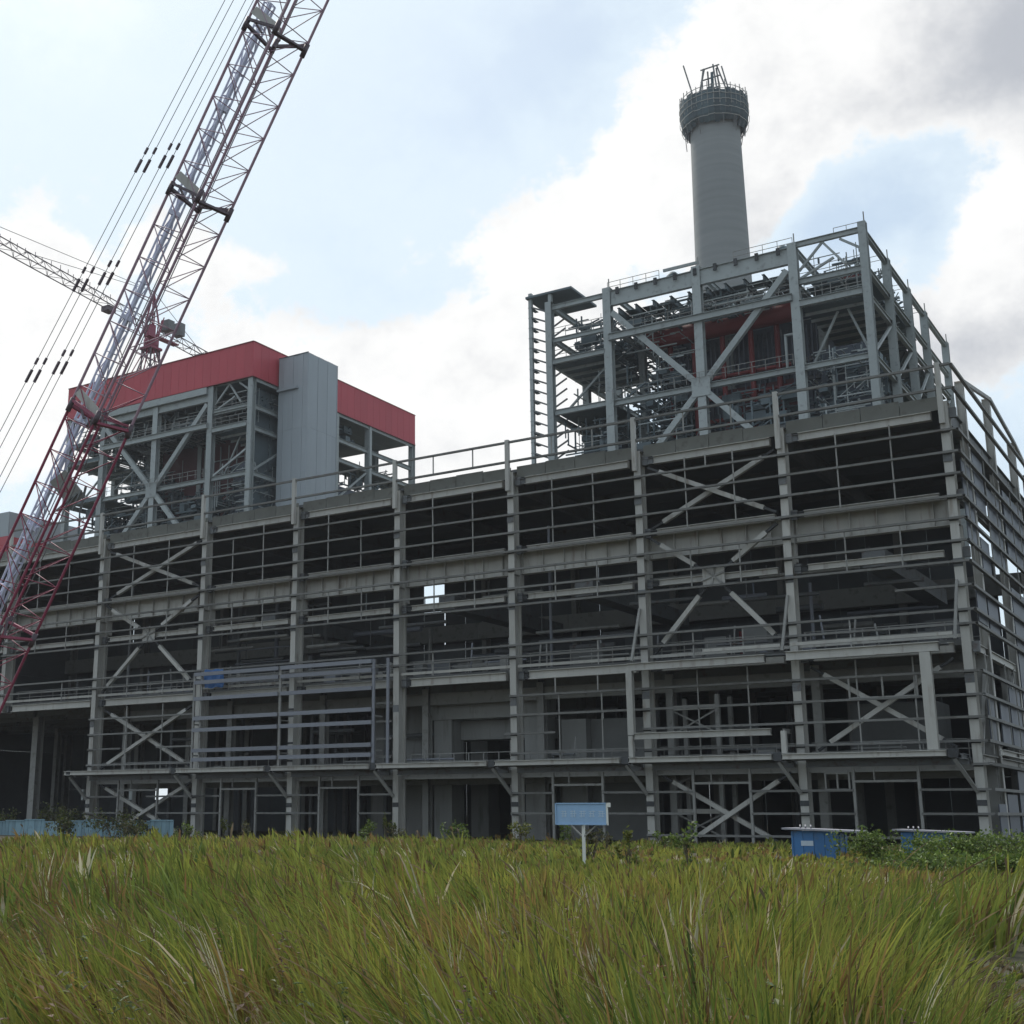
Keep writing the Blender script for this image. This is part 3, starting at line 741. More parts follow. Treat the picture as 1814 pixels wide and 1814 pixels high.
for k in range(6):
    a = -89.7+k*4.9/6; b = a+4.9/6
    for zz in (30, 40.4, 50.8):
        z1 = min(zz+10.38, 61.0)
        box('tower_cladding_panel', B2, (a+.012, 45.0+.03*(k % 2), zz), (b-.012, 45.12, z1), GREYCL)
        box('tower_cladding_panel', B2, (-84.92, 45.13+k*6.25/6, zz), (-84.8-.03*(k % 2), 45.12+(k+1)*6.25/6-.012, z1), GREYCL)
box('tower_cladding_panel', B2, (-89.7, 51.4, 30), (-84.8, 51.5, 61), GREYCL); box('tower_cladding_panel', B2, (-89.7, 45.13, 30), (-89.6, 51.38, 61), GREYCL)
beamx('flashing', B2, -89.75, -84.75, 44.98, 61.02, .1, .1, BOILDK, 'box')
box('tower_roof', B2, (-89.58, 45.12, 60.6), (-84.92, 51.38, 60.8), GREYCL)
box('tower_opening', B2, (-90.3, 45.4, 58.2), (-89.75, 46.6, 59.4), CLEAT)
beamx('tower_ledge', B2, -89.7, -86.3, 44.8, 56.4, .4, .3, GREYCL, 'box')
for y in (58.5, 66.5): member('side_column', B2, (x4+.2, y, 0), (x4+.2, y, 57.2), 'box', .5, .5, BOILST)
for (ya, yb) in zip(YR, YR[1:]):
    beamy('side_beam', B2, x4+.3, ya+.4, yb-.4, 56.95, .2, .4, BOILST)
    if ya < 66: member('side_brace', B2, (x4, ya+.5, 44.8), (x4, yb-.5, 50.1), 'box', .25, .25, BOILST)
box('lower_casing', B2, (x4-6, 60, 30), (x4-.6, 65.5, 47), BOIL); box('lower_casing', B2, (x3, 52, 30), (x4-1, 58, 54), BOIL)
for k in range(4): box('side_lining', B2, (x4-1.0, 41.2+k*4.2, 38), (x4-.9, 45.2+k*4.2, 56.6), BOILDK)
# the next unit along, only its corner shows
B3 = thing('far_boiler_house', 'grey and red clad corner of a building at the left edge', 'building', (-165, 60, 0))
q = V((-150.45, 51.15, 49.22))
box('grey_cladding_panel', B3, (q.x-14, q.y, q.z-4.0), (q.x, q.y+.15, q.z), GREYCL); box('red_cladding_panel', B3, (q.x-14, q.y-.02, q.z-6.6), (q.x, q.y+.13, q.z-4.02), REDCL)
box('grey_cladding_panel', B3, (q.x-.1, q.y+.2, q.z-4.0), (q.x, q.y+16, q.z), GREYCL); box('red_cladding_panel', B3, (q.x-.1, q.y+.2, q.z-6.6), (q.x, q.y+16, q.z-4.02), REDCL)
box('roof_sheet', B3, (q.x-14, q.y+.2, q.z-.5), (q.x-.12, q.y+16, q.z-.4), DECK)
for dx in (-.5, -6.5, -13): member('column', B3, (q.x+dx, q.y+.6, 0), (q.x+dx, q.y+.6, q.z-6.6), 'I', .7, .7, BOILST)

# ------------------------------------------------------------------ chimney
CX0, CY0 = -66.0, 155.0
ch = thing('chimney', 'tall round grey concrete chimney still being built, ringed with netting on top', 'chimney', (CX0, CY0, 0))
prof = [(7.2-2.15*min(1, z/142)**.8, z) for z in range(0, 146, 5)]
lathe('shaft', prof, 64, CHIM, ch, CX0, CY0)
box('shaft_opening', ch, (CX0+2.0, CY0-4.9, 140.2), (CX0+2.9, CY0-4.3, 142.2), CLEAT)
rn = random.Random(5)
for k in range(36):                                       # ragged skirt of netting, one sheet per bay of the platform
    a0, a1 = 2*math.pi*k/36, 2*math.pi*(k+.97)/36
    bm = bmesh.new(); vs = []
    lo = 139.6 + rn.uniform(-.5, .6)
    for (r, z) in ((5.75, lo), (6.7, 141.2+rn.uniform(-.2, .3)), (6.95, 143.6), (6.9, 146.2+rn.uniform(-.4, .6))):
        vs.append([bm.verts.new((CX0+(r+rn.uniform(-.05, .05))*math.cos(a), CY0+(r+rn.uniform(-.05, .05))*math.sin(a), z+rn.uniform(-.15, .15))) for a in (a0, (a0+a1)/2, a1)])
    for p, q2 in zip(vs, vs[1:]):
        for i in range(2): bm.faces.new((p[i], p[i+1], q2[i+1], q2[i]))
    from_bm('safety_net', bm, NET, ch)
    a = a0
    member('platform_post', ch, (CX0+6.9*math.cos(a), CY0+6.9*math.sin(a), 143), (CX0+6.9*math.cos(a), CY0+6.9*math.sin(a), 147.6+rn.uniform(-.4, .7)), 'box', .14, .14, STEEL2)
    if k % 2: member('platform_bracket', ch, (CX0+5.2*math.cos(a), CY0+5.2*math.sin(a), 140.5), (CX0+6.8*math.cos(a), CY0+6.8*math.sin(a), 143.2), 'box', .2, .2, STEELD)
for k in range(22):
    a = rn.uniform(0, 6.28); member('hanging_tube', ch, (CX0+6.5*math.cos(a), CY0+6.5*math.sin(a), 142), (CX0+rn.uniform(5.6, 6.3)*math.cos(a), CY0+rn.uniform(5.6, 6.3)*math.sin(a), rn.uniform(136.6, 139.5)), 'box', .12, .12, STEELD)
for zz in (140.6, 142.2, 143.8, 145.2):
    for k in range(30):
        a0, a1 = 2*math.pi*k/30+.05, 2*math.pi*(k+1)/30+.05; r = 7.08 if zz > 141 else 6.75
        member('scaffold_tube', ch, (CX0+r*math.cos(a0), CY0+r*math.sin(a0), zz), (CX0+r*math.cos(a1), CY0+r*math.sin(a1), zz+rn.uniform(-.2, .2)), 'box', .09, .09, STEEL)
lathe('work_platform', [(5.0, 143.2), (6.9, 143.2), (6.9, 143.5), (4.9, 143.5)], 48, STEELD, ch, CX0, CY0, False)
for zz in (146.2, 147.1):
    for k in range(36):
        a0, a1 = 2*math.pi*k/36, 2*math.pi*(k+1)/36
        member('platform_rail', ch, (CX0+6.9*math.cos(a0), CY0+6.9*math.sin(a0), zz), (CX0+6.9*math.cos(a1), CY0+6.9*math.sin(a1), zz), 'box', .1, .1, STEEL2)
for k in range(18):                                       # jacking rods and formwork inside the ring
    a = 2*math.pi*k/18+.1; member('jacking_rod', ch, (CX0+5.2*math.cos(a), CY0+5.2*math.sin(a), 143), (CX0+4.9*math.cos(a), CY0+4.9*math.sin(a), 148.2+rn.uniform(0, 1.2)), 'box', .16, .16, STEELD)
for (xa, ya, xb, zb) in ((-4.5, 0, -1.6, 155.2), (4.5, 0, 1.2, 155.2), (-2.2, -3.4, -1.5, 155.0), (2.4, -3.2, .6, 155.4), (-1.2, 2, -1.0, 154.8), (1.6, 2, .9, 155)):
    member('hoist_leg', ch, (CX0+xa, CY0+ya, 143.5), (CX0+xb, CY0+ya*.2, zb), 'box', .28, .28, STEELD)
for zz in (150, 152.5, 155): beamx('hoist_crossbar', ch, CX0-2.2, CX0+1.9, CY0-.5, zz, .22, .22, STEELD, 'box')
member('hoist_jib', ch, (CX0-3.2, CY0-2, 147), (CX0-5.0, CY0-3, 155.8), 'box', .25, .25, STEELD)
member('hoist_jib', ch, (CX0+4.2, CY0-2, 147), (CX0+3.2, CY0-3, 152.8), 'box', .25, .25, STEELD)
member('hoist_ladder', ch, (CX0+.4, CY0-1, 143.5), (CX0+.4, CY0-1, 153.5), 'box', .6, .12, NET)

# ------------------------------------------------------------------ tower crane behind the left boiler
TX, TY = -129.5, 60.0
tcn = thing('tower_crane', 'tower crane behind the red banded boiler house, jib reaching out to the left', 'crane', (TX, TY, 0))
def lattice(par, p0, p1, w, nb, chord, lace, mc, ml, tri=False, name='lattice_brace', cname='chord', dense=True):
    p0, p1 = V(p0), V(p1); z = (p1-p0).normalized()
    x = z.cross(V((0, 0, 1)))
    x = x.normalized() if x.length > .05 else V((1, 0, 0))
    y = z.cross(x)
    if y.z < 0: y = -y
    if tri: C = [x*(-w/2), x*(w/2), y*w*.9]
    else: C = [(-x-y)*w/2, (x-y)*w/2, (x+y)*w/2, (-x+y)*w/2]
    n = len(C)
    for c in C: member(cname, par, p0+c, p1+c, 'tube', chord, chord, mc)
    for i in range(nb):
        a, b = p0+(p1-p0)*i/nb, p0+(p1-p0)*(i+1)/nb
        for k in range(n):
            c, d = C[k], C[(k+1) % n]
            if (i+k) % 2: c, d = d, c
            member(name, par, a+c, b+d, 'tube', lace, lace, ml)
            if dense: member(name, par, b+C[k], b+C[(k+1) % n], 'tube', lace, lace, ml)
lattice(tcn, (TX, TY, 0), (TX, TY, 75.2), 2.0, 30, .26, .13, CRDK, CRDK, dense=False)
box('climbing_frame', tcn, (TX-1.3, TY-1.3, 75.2), (TX+1.3, TY+1.3, 75.6), CRRED)
lathe('slewing_ring', [(1.0, 75.6), (1.25, 76.0), (1.25, 76.9), (.9, 77.3)], 20, CRRED, tcn, TX, TY)
for k in range(14):
    a = 2*math.pi*k/14
    member('slewing_strut', tcn, (TX+.9*math.cos(a), TY+.9*math.sin(a), 75.4), (TX+3.1*math.cos(a+.2), TY+3.1*math.sin(a+.2), 70.6-(k % 3)), 'box', .12, .12, CRRED if k % 2 else CRDK)
for k in range(8):
    a = 2*math.pi*k/8+.2
    member('slewing_strut', tcn, (TX+1.0*math.cos(a), TY+1.0*math.sin(a), 77), (TX+1.9*math.cos(a), TY+1.9*math.sin(a), 80.2+(k % 2)), 'box', .14, .14, CRRED)
JD = V((5, -35, 0)).normalized()
JP = V((TX, TY, 78.7))
member('slewing_post', tcn, (TX, TY, 75), (TX, TY, 79.6), 'box', .9, .9, CRRED)
lattice(tcn, JP+JD*1.2, JP+JD*54, 1.7, 30, .17, .085, CRDK, CRDK, tri=True, dense=False, name='jib_lacing', cname='jib_chord')
lattice(tcn, JP-JD*1.2, JP-JD*17, 1.7, 9, .18, .1, CRDK, CRDK, tri=True, dense=False, name='jib_lacing', cname='jib_chord')
ap = JP+V((0, 0, 6.8))
for s in (-.8, .8):
    member('head_frame', tcn, JP+V((s, -.8, .8)), ap, 'box', .22, .22, CRRED); member('head_frame', tcn, JP+V((s, .8, .8)), ap, 'box', .22, .22, CRRED)
member('tie_rope', tcn, ap, JP+JD*30+V((0, 0, 1.2)), 'tube', .09, .09, ROPE); member('tie_rope', tcn, ap, JP+JD*50+V((0, 0, 1.2)), 'tube', .09, .09, ROPE)
member('tie_rope', tcn, ap, JP-JD*16, 'tube', .1, .1, ROPE)
for k in range(4):
    p = JP-JD*(13.6+k*.9); box('counterweight', tcn, (p.x-1.0, p.y-.4, p.z-2.0), (p.x+1.0, p.y+.4, p.z+.4), mat('counterweight_concrete', (.33, .36, .36), .8, .1))
box('operator_cab', tcn, (TX+1.0, TY-2.6, 76.6), (TX+2.1, TY-1.2, 78.4), CRRED)
box('winch', tcn, (TX-.5, TY+2.4, 79.4), (TX+1.3, TY+3.8, 81.2), STEELD)
box('winch', tcn, (TX-.5, TY+5.2, 79.4), (TX+1.2, TY+6.4, 81.6), STEELD)
box('machinery_deck', tcn, (TX-.9, TY+1.2, 77.9), (TX+.3, TY+6, 78.1), CRRED)
for k in range(26):
    q = JP+JD*(9+k*1.7)+V((random.uniform(-.5, .5), 0, 1.25)); member('walkway_post', tcn, q, q+V((0, 0, .9)), 'box', .07, .07, CRDK)
p = JP+JD*11; box('trolley', tcn, (p.x-.8, p.y-.8, p.z-.9), (p.x+.8, p.y+.8, p.z-.1), CRDK)

# ------------------------------------------------------------------ crawler crane in front of the left end
foot = V((-39.65, -38.95, 4.74)); top = V((-19.66, -36.55, 42.82))
crn = thing('crawler_crane', 'red lattice boom crane rising across the left of the hall', 'crane', (foot.x-3, foot.y-1, 0))
bd = (top-foot).normalized()
side = bd.cross(fw).normalized()
nrm = side.cross(bd).normalized()
w = 1.57
ax1 = (side*.97+nrm*.80).normalized()*w/1.4142*1.0
ax2 = (side*.97-nrm*.80).normalized()*w/1.4142*1.0
offs = [side*w, nrm*w*.95+side*.24, -side*w, -nrm*w*.95-side*.24]
BL = (top-foot).length; nb = 25
def bpt(t): return foot+bd*t
CRMV = mat('crane_red_flare_tint', (.30, .20, .25), .55, .1, .8, .2)  # upper boom: backlight and sky flare over the red paint, put into the colour
for o in offs:
    member('boom_chord', crn, bpt(0)+o, bpt(BL*.415)+o, 'tube', .14, .14, CRRED)
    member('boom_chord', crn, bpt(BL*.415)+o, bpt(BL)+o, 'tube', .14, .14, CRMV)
stp = BL/nb
for i in range(nb):
    for k in range(4):
        c, d = offs[k], offs[(k+1) % 4]
        if k in (1, 2): a, b = bpt((i+.5)*stp), bpt((i+1.5)*stp)
        else: a, b = bpt(i*stp), bpt((i+1)*stp)
        if i == nb-1 and k in (1, 2): continue
        if (k + (i % 2)*0) % 2 == 0: c, d = d, c
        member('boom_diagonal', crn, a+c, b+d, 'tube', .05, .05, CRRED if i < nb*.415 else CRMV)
        member('boom_strut', crn, a+c, a+d, 'tube', .05, .05, CRRED if i < nb*.415 else CRMV)
for t, red in ((.155, 0), (.415, 1), (.685, 0), (.89, 0)):
    p = bpt(BL*t)
    for k in range(4): member('boom_joint_frame', crn, p+offs[k], p+offs[(k+1) % 4]+bd*(.25 if k % 2 else -.25), 'box', .13, .18, CRRED if t < .6 else CRDK)
    for k in range(4): member('boom_joint_pin', crn, p+offs[k]-bd*.35, p+offs[k]+bd*.35, 'tube', .26, .26, CRDK)
    c0 = p+offs[2]*.55+nrm*.2
    member('boom_walkway', crn, p+offs[0]*.95-nrm*.1+bd*.75, p+offs[3]*.6+bd*.15, 'box', .42, .05, STEEL, face=tuple(nrm))
    for k in range(3): member('boom_walkway_rail', crn, p+offs[0]*(.8-.4*k)+bd*(.3+.1*k), p+offs[3]*.5+offs[0]*(.4-.3*k)-bd*.3, 'box', .09, .09, CRDK)
# hoist and pendant lines
for (a, b) in ((V((-39.76, -40.49, 14.18)), V((-21.92, -38.61, 42.61))), (V((-39.41, -40.26, 14.18)), V((-21.58, -38.38, 42.61))), (V((-38.45, -39.78, 14.73)), V((-21.10, -38.06, 42.61))), (V((-38.12, -39.56, 14.73)), V((-20.78, -37.85, 42.62)))):
    member('pendant_rope', crn, a, b, 'tube', .035, .035, ROPE)
    L = (b-a).length
    for px in ((0.27, .42, .615)):
        p = a+(b-a)*(px+.02); d = (b-a).normalized()
        member('pendant_link', crn, p, p+d*.7, 'box', .11, .1, CRDK); member('pendant_link', crn, p+d*1.0, p+d*1.35, 'box', .1, .09, CRDK)
for s in (.35, -.35): member('hoist_rope', crn, bpt(BL*.02)+side*s, bpt(BL)+side*s*.6, 'tube', .05, .05, ROPE)
# carrier below, left of the frame
fx, fy = foot.x-4.0, foot.y-1.5
for s in (-2.6, 2.6):
    bm = bmesh.new(); bm_box(bm, (fx-4.2, fy+s-.6, .1), (fx+4.2, fy+s+.6, 1.3)); bmesh.ops.bevel(bm, geom=bm.edges[:], offset=.3, segments=2, affect='EDGES'); from_bm('crawler_track', bm, TYRE, crn)
bm = bmesh.new(); bm_box(bm, (fx-6.5, fy-1.8, 1.5), (fx+2.8, fy+1.8, 3.9)); bmesh.ops.bevel(bm, geom=bm.edges[:], offset=.15, segments=1, affect='EDGES'); from_bm('machinery_house', bm, CRRED, crn)
box('undercarriage', crn, (fx-2, fy-2.2, .7), (fx+2, fy+2.2, 1.45), CRDK)
box('operator_cab', crn, (fx+1.5, fy-3.2, 1.7), (fx+3.4, fy-1.9, 4), CRRED); box('counterweight', crn, (fx-8, fy-2, 1.6), (fx-6.55, fy+2, 4.2), CRDK)
for o in offs: member('boom_foot', crn, V((fx+2.6, fy+(.8 if o.dot(V((0, 1, 0))) > 0 else -.8), 2.2)), bpt(0)+o, 'tube', .22, .22, CRRED)
for s in (-1.2, 1.2): member('back_mast', crn, V((fx-3, fy+s, 3.9)), V((-39.78, -40.70, 14.86)), 'tube', .25, .25, CRRED)

# pale boom of another crane behind it
pb = thing('pale_crane_boom', 'slender pale lilac boom seen behind the red lattice boom', 'crane boom', (-62, -24, 0))
P0, P1 = V((-54.58, -24.07, 17.25)), V((-35.27, -21.86, 54.45))
dv = (P1-P0).normalized(); g0 = P0 - dv*(P0.z/dv.z)
sv = dv.cross(fw).normalized(); nv = sv.cross(dv)
lattice(pb, g0, P1, .54, 36, .15, .08, PALE, PALE)
for k in range(1, 8):
    p = g0+(P1-g0)*k/8; member('section_collar', pb, p-dv*.15, p+dv*.15, 'box', .74, .74, PALE, face=tuple(-fw))
member('inner_pipe', pb, g0, P1, 'tube', .36, .36, PALE)
c0 = V((-49.93, -23.61, 23.00))
member('boom_head_plate', pb, c0-sv*1.0-dv*.8, c0+sv*.9+dv*.2, 'box', 1.3, .2, STEEL2, face=tuple(-fw))
for (a, b) in ((V((-50.68, -23.85, 21.24)), V((-49.69, -23.45, 22.15))), (V((-50.25, -23.56, 21.24)), V((-49.42, -23.33, 22.37))), (V((-49.81, -23.27, 21.25)), V((-49.14, -23.21, 22.59))), (V((-49.38, -22.98, 21.25)), V((-48.86, -23.09, 22.81)))): member('boom_head_bar', pb, a, b, 'box', .12, .12, STEELD)

# ------------------------------------------------------------------ sign board
sg = thing('sign_board', 'faded blue sign board on a pale post standing in the grass', 'sign', (-4.95, -40, 0))
pl = [(-5.82, -4.02)]
box('board', sg, (-5.86, -40.04, 1.46), (-4.02, -39.99, 2.13), SIGNB)
for z in (1.45, 2.12): beamx('frame_bar', sg, -5.88, -4.0, -40.05, z, .05, .04, SIGNB, 'box')
for x in (-5.87, -4.01): member('frame_bar', sg, (x, -40.05, 1.43), (x, -40.05, 2.14), 'box', .05, .05, WHITEP if x > -5 else SIGNB)
def glyph(x, z, s, seed):
    r = random.Random(seed); bm = bmesh.new()
    for k in range(3): bm_box(bm, (x+r.uniform(0, .05)*s, -40.048, z+s*(.15+.3*k)), (x+s*r.uniform(.7, 1), -40.043, z+s*(.22+.3*k)))
    for k in range(2): xx = x+s*(.25+.4*k); bm_box(bm, (xx, -40.0495, z+s*.05*r.random()), (xx+.07*s, -40.0445, z+s*r.uniform(.75, 1)))
    from_bm('worn_character', bm, SIGNL, sg)
for k in range(5): glyph(-5.68+k*.335, 1.67, .25, 30+k)
member('post', sg, (-4.93, -39.94, 0), (-4.93, -39.94, 1.46), 'box', .085, .08, WHITEP)
member('stay', sg, (-5.42, -39.95, 1.45), (-4.98, -39.95, 1.08), 'box', .045, .045, STEEL2); member('stay', sg, (-4.42, -39.95, 1.45), (-4.88, -39.95, 1.08), 'box', .045, .045, STEEL2)
box('lamp', sg, (-4.0, -40.08, 2.0), (-3.92, -39.96, 2.14), WHITEP)

# ------------------------------------------------------------------ blue huts by the corner
def hut(x, y, wx, wy, h, label, front):
    H = thing('site_hut', label, 'hut', (x+wx/2, y+wy/2, 0), 'small blue huts at the foot of the hall')
    n = 4
    for k in range(n): box('wall_panel', H, (x+k*wx/n+.008, y, 0), (x+(k+1)*wx/n-.008, y+.05+.012*(k % 2), h), HUTB)
    for k in range(4): box('wall_panel', H, (x+wx, y+k*wy/4+.01, 0), (x+wx+.05+.03*(k % 2), y+(k+1)*wy/4-.01, h-.04-.03*k), HUTB)
    box('wall_panel', H, (x, y+.06, 0), (x+.05, y+wy, h), HUTB); box('wall_panel', H, (x, y+wy, 0), (x+wx, y+wy+.05, h), HUTB)
    member('roof_plate', H, (x-.35, y+wy/2, h+.10), (x+wx+.85, y+wy/2, h+.0), 'box', wy+.5, .07, HUTR, face=(0, 0, -1))
    for k in (0, 1): member('corner_post', H, (x+k*wx, y-.02, 0), (x+k*wx, y-.02, h), 'box', .07, .05, HUTB)
    if front: box('notice', H, (x+.35, y-.02, h*.48), (x+.85, y-.004, h*.66), mat('pale_notice', (.45, .52, .6), .6, 0))
    for k in range(3): member('roof_vent', H, (x+.2+k*.22, y+.5, h+.1), (x+.2+k*.22, y+.5, h+.26), 'tube', .06, .06, HUTR)
    return H
hut(-2.75, -25, 1.75, 1.5, 1.12, 'blue sheet metal hut with a pale notice under a slanting roof', True)
hut(-.15, -17.5, 1.9, 1.6, 1.02, 'second blue hut farther right, half hidden behind green bushes', False)
# blue hoarding at the left
HL = ['faded blue hoarding panel cut by the left edge of the picture', 'faded blue hoarding panel second from the left edge', 'blue hoarding panel half hidden by the tall weeds at far left', 'blue hoarding panel below the leftmost hall column', 'weathered blue hoarding panel just right of the leftmost hall column', 'blue hoarding panel between the tall weeds and the leafy shrub',
      'blue hoarding panel behind the leafy shrub', 'blue hoarding panel in the middle of the row beside the leafy shrub', 'blue hoarding panel left of the dark green shrub', 'blue hoarding panel behind the dark green shrub', 'last blue hoarding panel at the right end of the row']
for k in range(11):
    xa = -84+k*2.45
    o = thing('hoarding_panel', HL[k], 'barrier', (xa+1.2, -5, 0), 'blue hoarding panels along the left foot of the hall')
    n = 6; h = 1.25+.1*math.sin(k*2.1)
    for j in range(n): box('sheet_rib', o, (xa+j*.4, -5+.03*(j % 2), 0), (xa+j*.4+.39, -4.95+.03*(j % 2), h), FENB)
    beamx('top_rail', o, xa, xa+2.4, -5.03, h-.05, .05, .08, FENB, 'box')
    member('support_post', o, (xa+.05, -4.88, 0), (xa+.05, -4.88, h), 'box', .07, .07, STEEL2)
# pale block at the right edge of the field
bm = bmesh.new(); bm_box(bm, (-.14, -.14, -.35), (.14, .14, .35)); bmesh.ops.bevel(bm, geom=bm.edges[:], offset=.04, segments=2, affect='EDGES')
for v in bm.verts: v.co += V((noise.noise(v.co*5), noise.noise(v.co*5+V((3, 0, 0))), 0))*.04
o = from_bm('marker_stone', bm, mat('pale_stone', (.55, .52, .46), .9, 0, 6, .25)); o.location = (11.95, -63.2, .55)
o.location.z = .34; tag(o, 'pale weathered marker stone at the right edge of the grass', 'stone')

# ------------------------------------------------------------------ plants
def plant(name, label, cat, group, loc, rx, ry, h, n, leaf, cols, seed, stems=5, lift=0.0):
    r = np.random.default_rng(seed)
    root = thing(name, label, cat, loc, group)
    vs, fs, cs = [], [], []
    # clumped cloud of leaves
    nc = max(4, n//40)
    cc = np.stack([r.normal(0, .42, nc)*rx, r.normal(0, .42, nc)*ry, lift+(h-lift)*np.clip(r.beta(2.0, 1.5, nc), 0, 1)], 1)
    for i in range(n):
        c = cc[r.integers(nc)] + r.normal(0, 1, 3)*np.array([rx, ry, h])*.13
        c[2] = abs(c[2]); d = r.normal(0, 1, 3); d[2] = abs(d[2])*.7+.1; d /= np.linalg.norm(d)
        s = np.cross(d, r.normal(0, 1, 3)); s /= np.linalg.norm(s)+1e-6
        L = leaf*r.uniform(.6, 1.4); wd = L*r.uniform(.22, .4)
        b = len(vs); vs += [c, c+d*L*.5+s*wd, c+d*L, c+d*L*.5-s*wd]; fs.append((b, b+1, b+2, b+3))
        k = cols[r.integers(len(cols))]; f = r.uniform(.7, 1.3); cs.append((k[0]*f, k[1]*f, k[2]*f, 1))
    me = bpy.data.meshes.new('foliage'); me.from_pydata([tuple(v) for v in vs], [], fs)
    ca = me.color_attributes.new('Col', 'FLOAT_COLOR', 'POINT')
    ca.data.foreach_set('color', np.repeat(np.array(cs), 4, 0).astype(np.float32).ravel())
    me.materials.append(LEAF)
    put('foliage', me, root, Matrix.Translation(loc))
    bm = bmesh.new()
    for k in range(stems):
        e = V((float(r.normal(0, .3)*rx), float(r.normal(0, .3)*ry), float(h*r.uniform(.55, .95))))
        bm_bar(bm, (e.x*.15, e.y*.15, 0), e, .02+.012*h)
        for q in range(2): bm_bar(bm, e*.6, e*.6+V((float(r.normal(0, .25)*rx), float(r.normal(0, .25)*ry), h*.2)), .02)
    me2 = bpy.data.meshes.new('stems'); bm.to_mesh(me2); bm.free(); me2.materials.append(STEM)
    put('stems', me2, root, Matrix.Translation(loc))
    return root
GREEN = [(.08, .125, .025), (.10, .155, .028), (.135, .18, .035), (.06, .09, .022)]
YEL = [(.16, .165, .035), (.12, .14, .03), (.08, .10, .025)]
DULL = [(.05, .062, .024), (.06, .065, .03), (.09, .09, .035), (.10, .085, .05)]
bush = [(1.2, -28, 1.1, .95, 'round green bush between the two blue huts'), (2.6, -24, 1.2, .85, 'green bush at the foot of the second blue hut'),
        (4.0, -27, 1.6, .75, 'lower green bush right of the second blue hut'), (5.6, -26, 1.8, .92, 'bright green bush below the hall corner column'),
        (7.6, -28, 1.7, .88, 'green bush toward the right edge below the side rails'), (9.3, -30, 1.7, .95, 'green bush cut by the right edge of the picture'), (4.6, -36, 1.9, .50, 'low dark bush in front of the green bush row'), (7.4, -39, 1.7, .55, 'low leafy bush at the front right of the bush row')]
for k, (x, y, r, h, lb) in enumerate(bush): plant('green_bush', lb, 'bush', 'bushes along the right end of the field', (x, y, 0), r, r*.8, h+.1, 1700, .12, GREEN, 50+k)
weeds = [(-80, -8, 2.6, 2.1, 'tall weeds behind the blue hoarding at the far left'), (-75, -7, 2.2, 2.7, 'tall yellow green weeds in front of the leftmost hall column'), (-70, -9, 2.0, 2.3, 'leafy shrub left of centre of the blue hoarding'),
         (-66, -8, 1.8, 1.6, 'shrub covering the middle of the blue hoarding'), (-61.5, -7, 2.4, 2.1, 'dark green shrub at the right end of the blue hoarding'), (-57.5, -8, 1.8, 1.3, 'low dark shrub just right of the blue hoarding'), (-84, -11, 2.2, 1.9, 'weedy shrub cut by the left edge of the picture')]
for k, (x, y, r, h, lb) in enumerate(weeds): plant('weed_shrub', lb, 'shrub', 'shrubs along the left foot of the hall', (x, y+(5 if k in (0, 1, 2) else 0), 0), r*.85, r*.7, h*.86, 750, .2, DULL+YEL[1:], 80+k)
sap = [((-38.6, -3), 1.6, 'slender leafy sapling against the fourth hall column', YEL), ((-37.2, -4), 1.0, 'small upright weed right of the slender sapling', GREEN), ((-4.2, -38), 1.05, 'yellow green shrub just right of the sign post', YEL), ((-2.9, -36), 1.35, 'thin leafy sapling right of the blue sign', GREEN),
       ((-6.6, -36), 1.05, 'dark leafy weed left of the sign post', DULL), ((-19.5, -12), 1.1, 'leafy weed at the foot of the work tower', GREEN), ((-51, -6), 1.3, 'grassy weed at the foot of the third hall column', YEL), ((-31, -6), 1.0, 'small leafy weed at the foot of the fifth hall column', GREEN), ((-14.5, -18), .95, 'low weed below the ground floor brace', DULL)]
sap += [((-47, -14), 1.15, 'leafy weed on the far edge of the field, left of the pedestal doorway', GREEN), ((-43.5, -12), 1.3, 'tall leafy weed below the lower right end of the rail frame', DULL), ((-34.5, -11), 1.25, 'leafy weed at the foot of the concrete pedestal', GREEN), ((-30.5, -13), 1.1, 'low weed in front of the wide dark doorway', DULL), ((-27, -12), 1.2, 'leafy weed two bays left of the work tower', GREEN), ((-23.2, -11), 1.15, 'leafy weed one bay left of the work tower', YEL),
        ((-54, -13), 1.2, 'weed at the far edge of the grass below the rail frame', DULL), ((-12, -16), .8, 'small weed left of the nearer blue hut', GREEN)]
for k, ((x, y), h, lb, cols) in enumerate(sap): plant('young_plant', lb, 'plant', None, (x, y, 0), .42+.5*(k > 8), .42+.5*(k > 8), h, 150+150*(k > 8), .15, cols, 120+k, 3, .15)

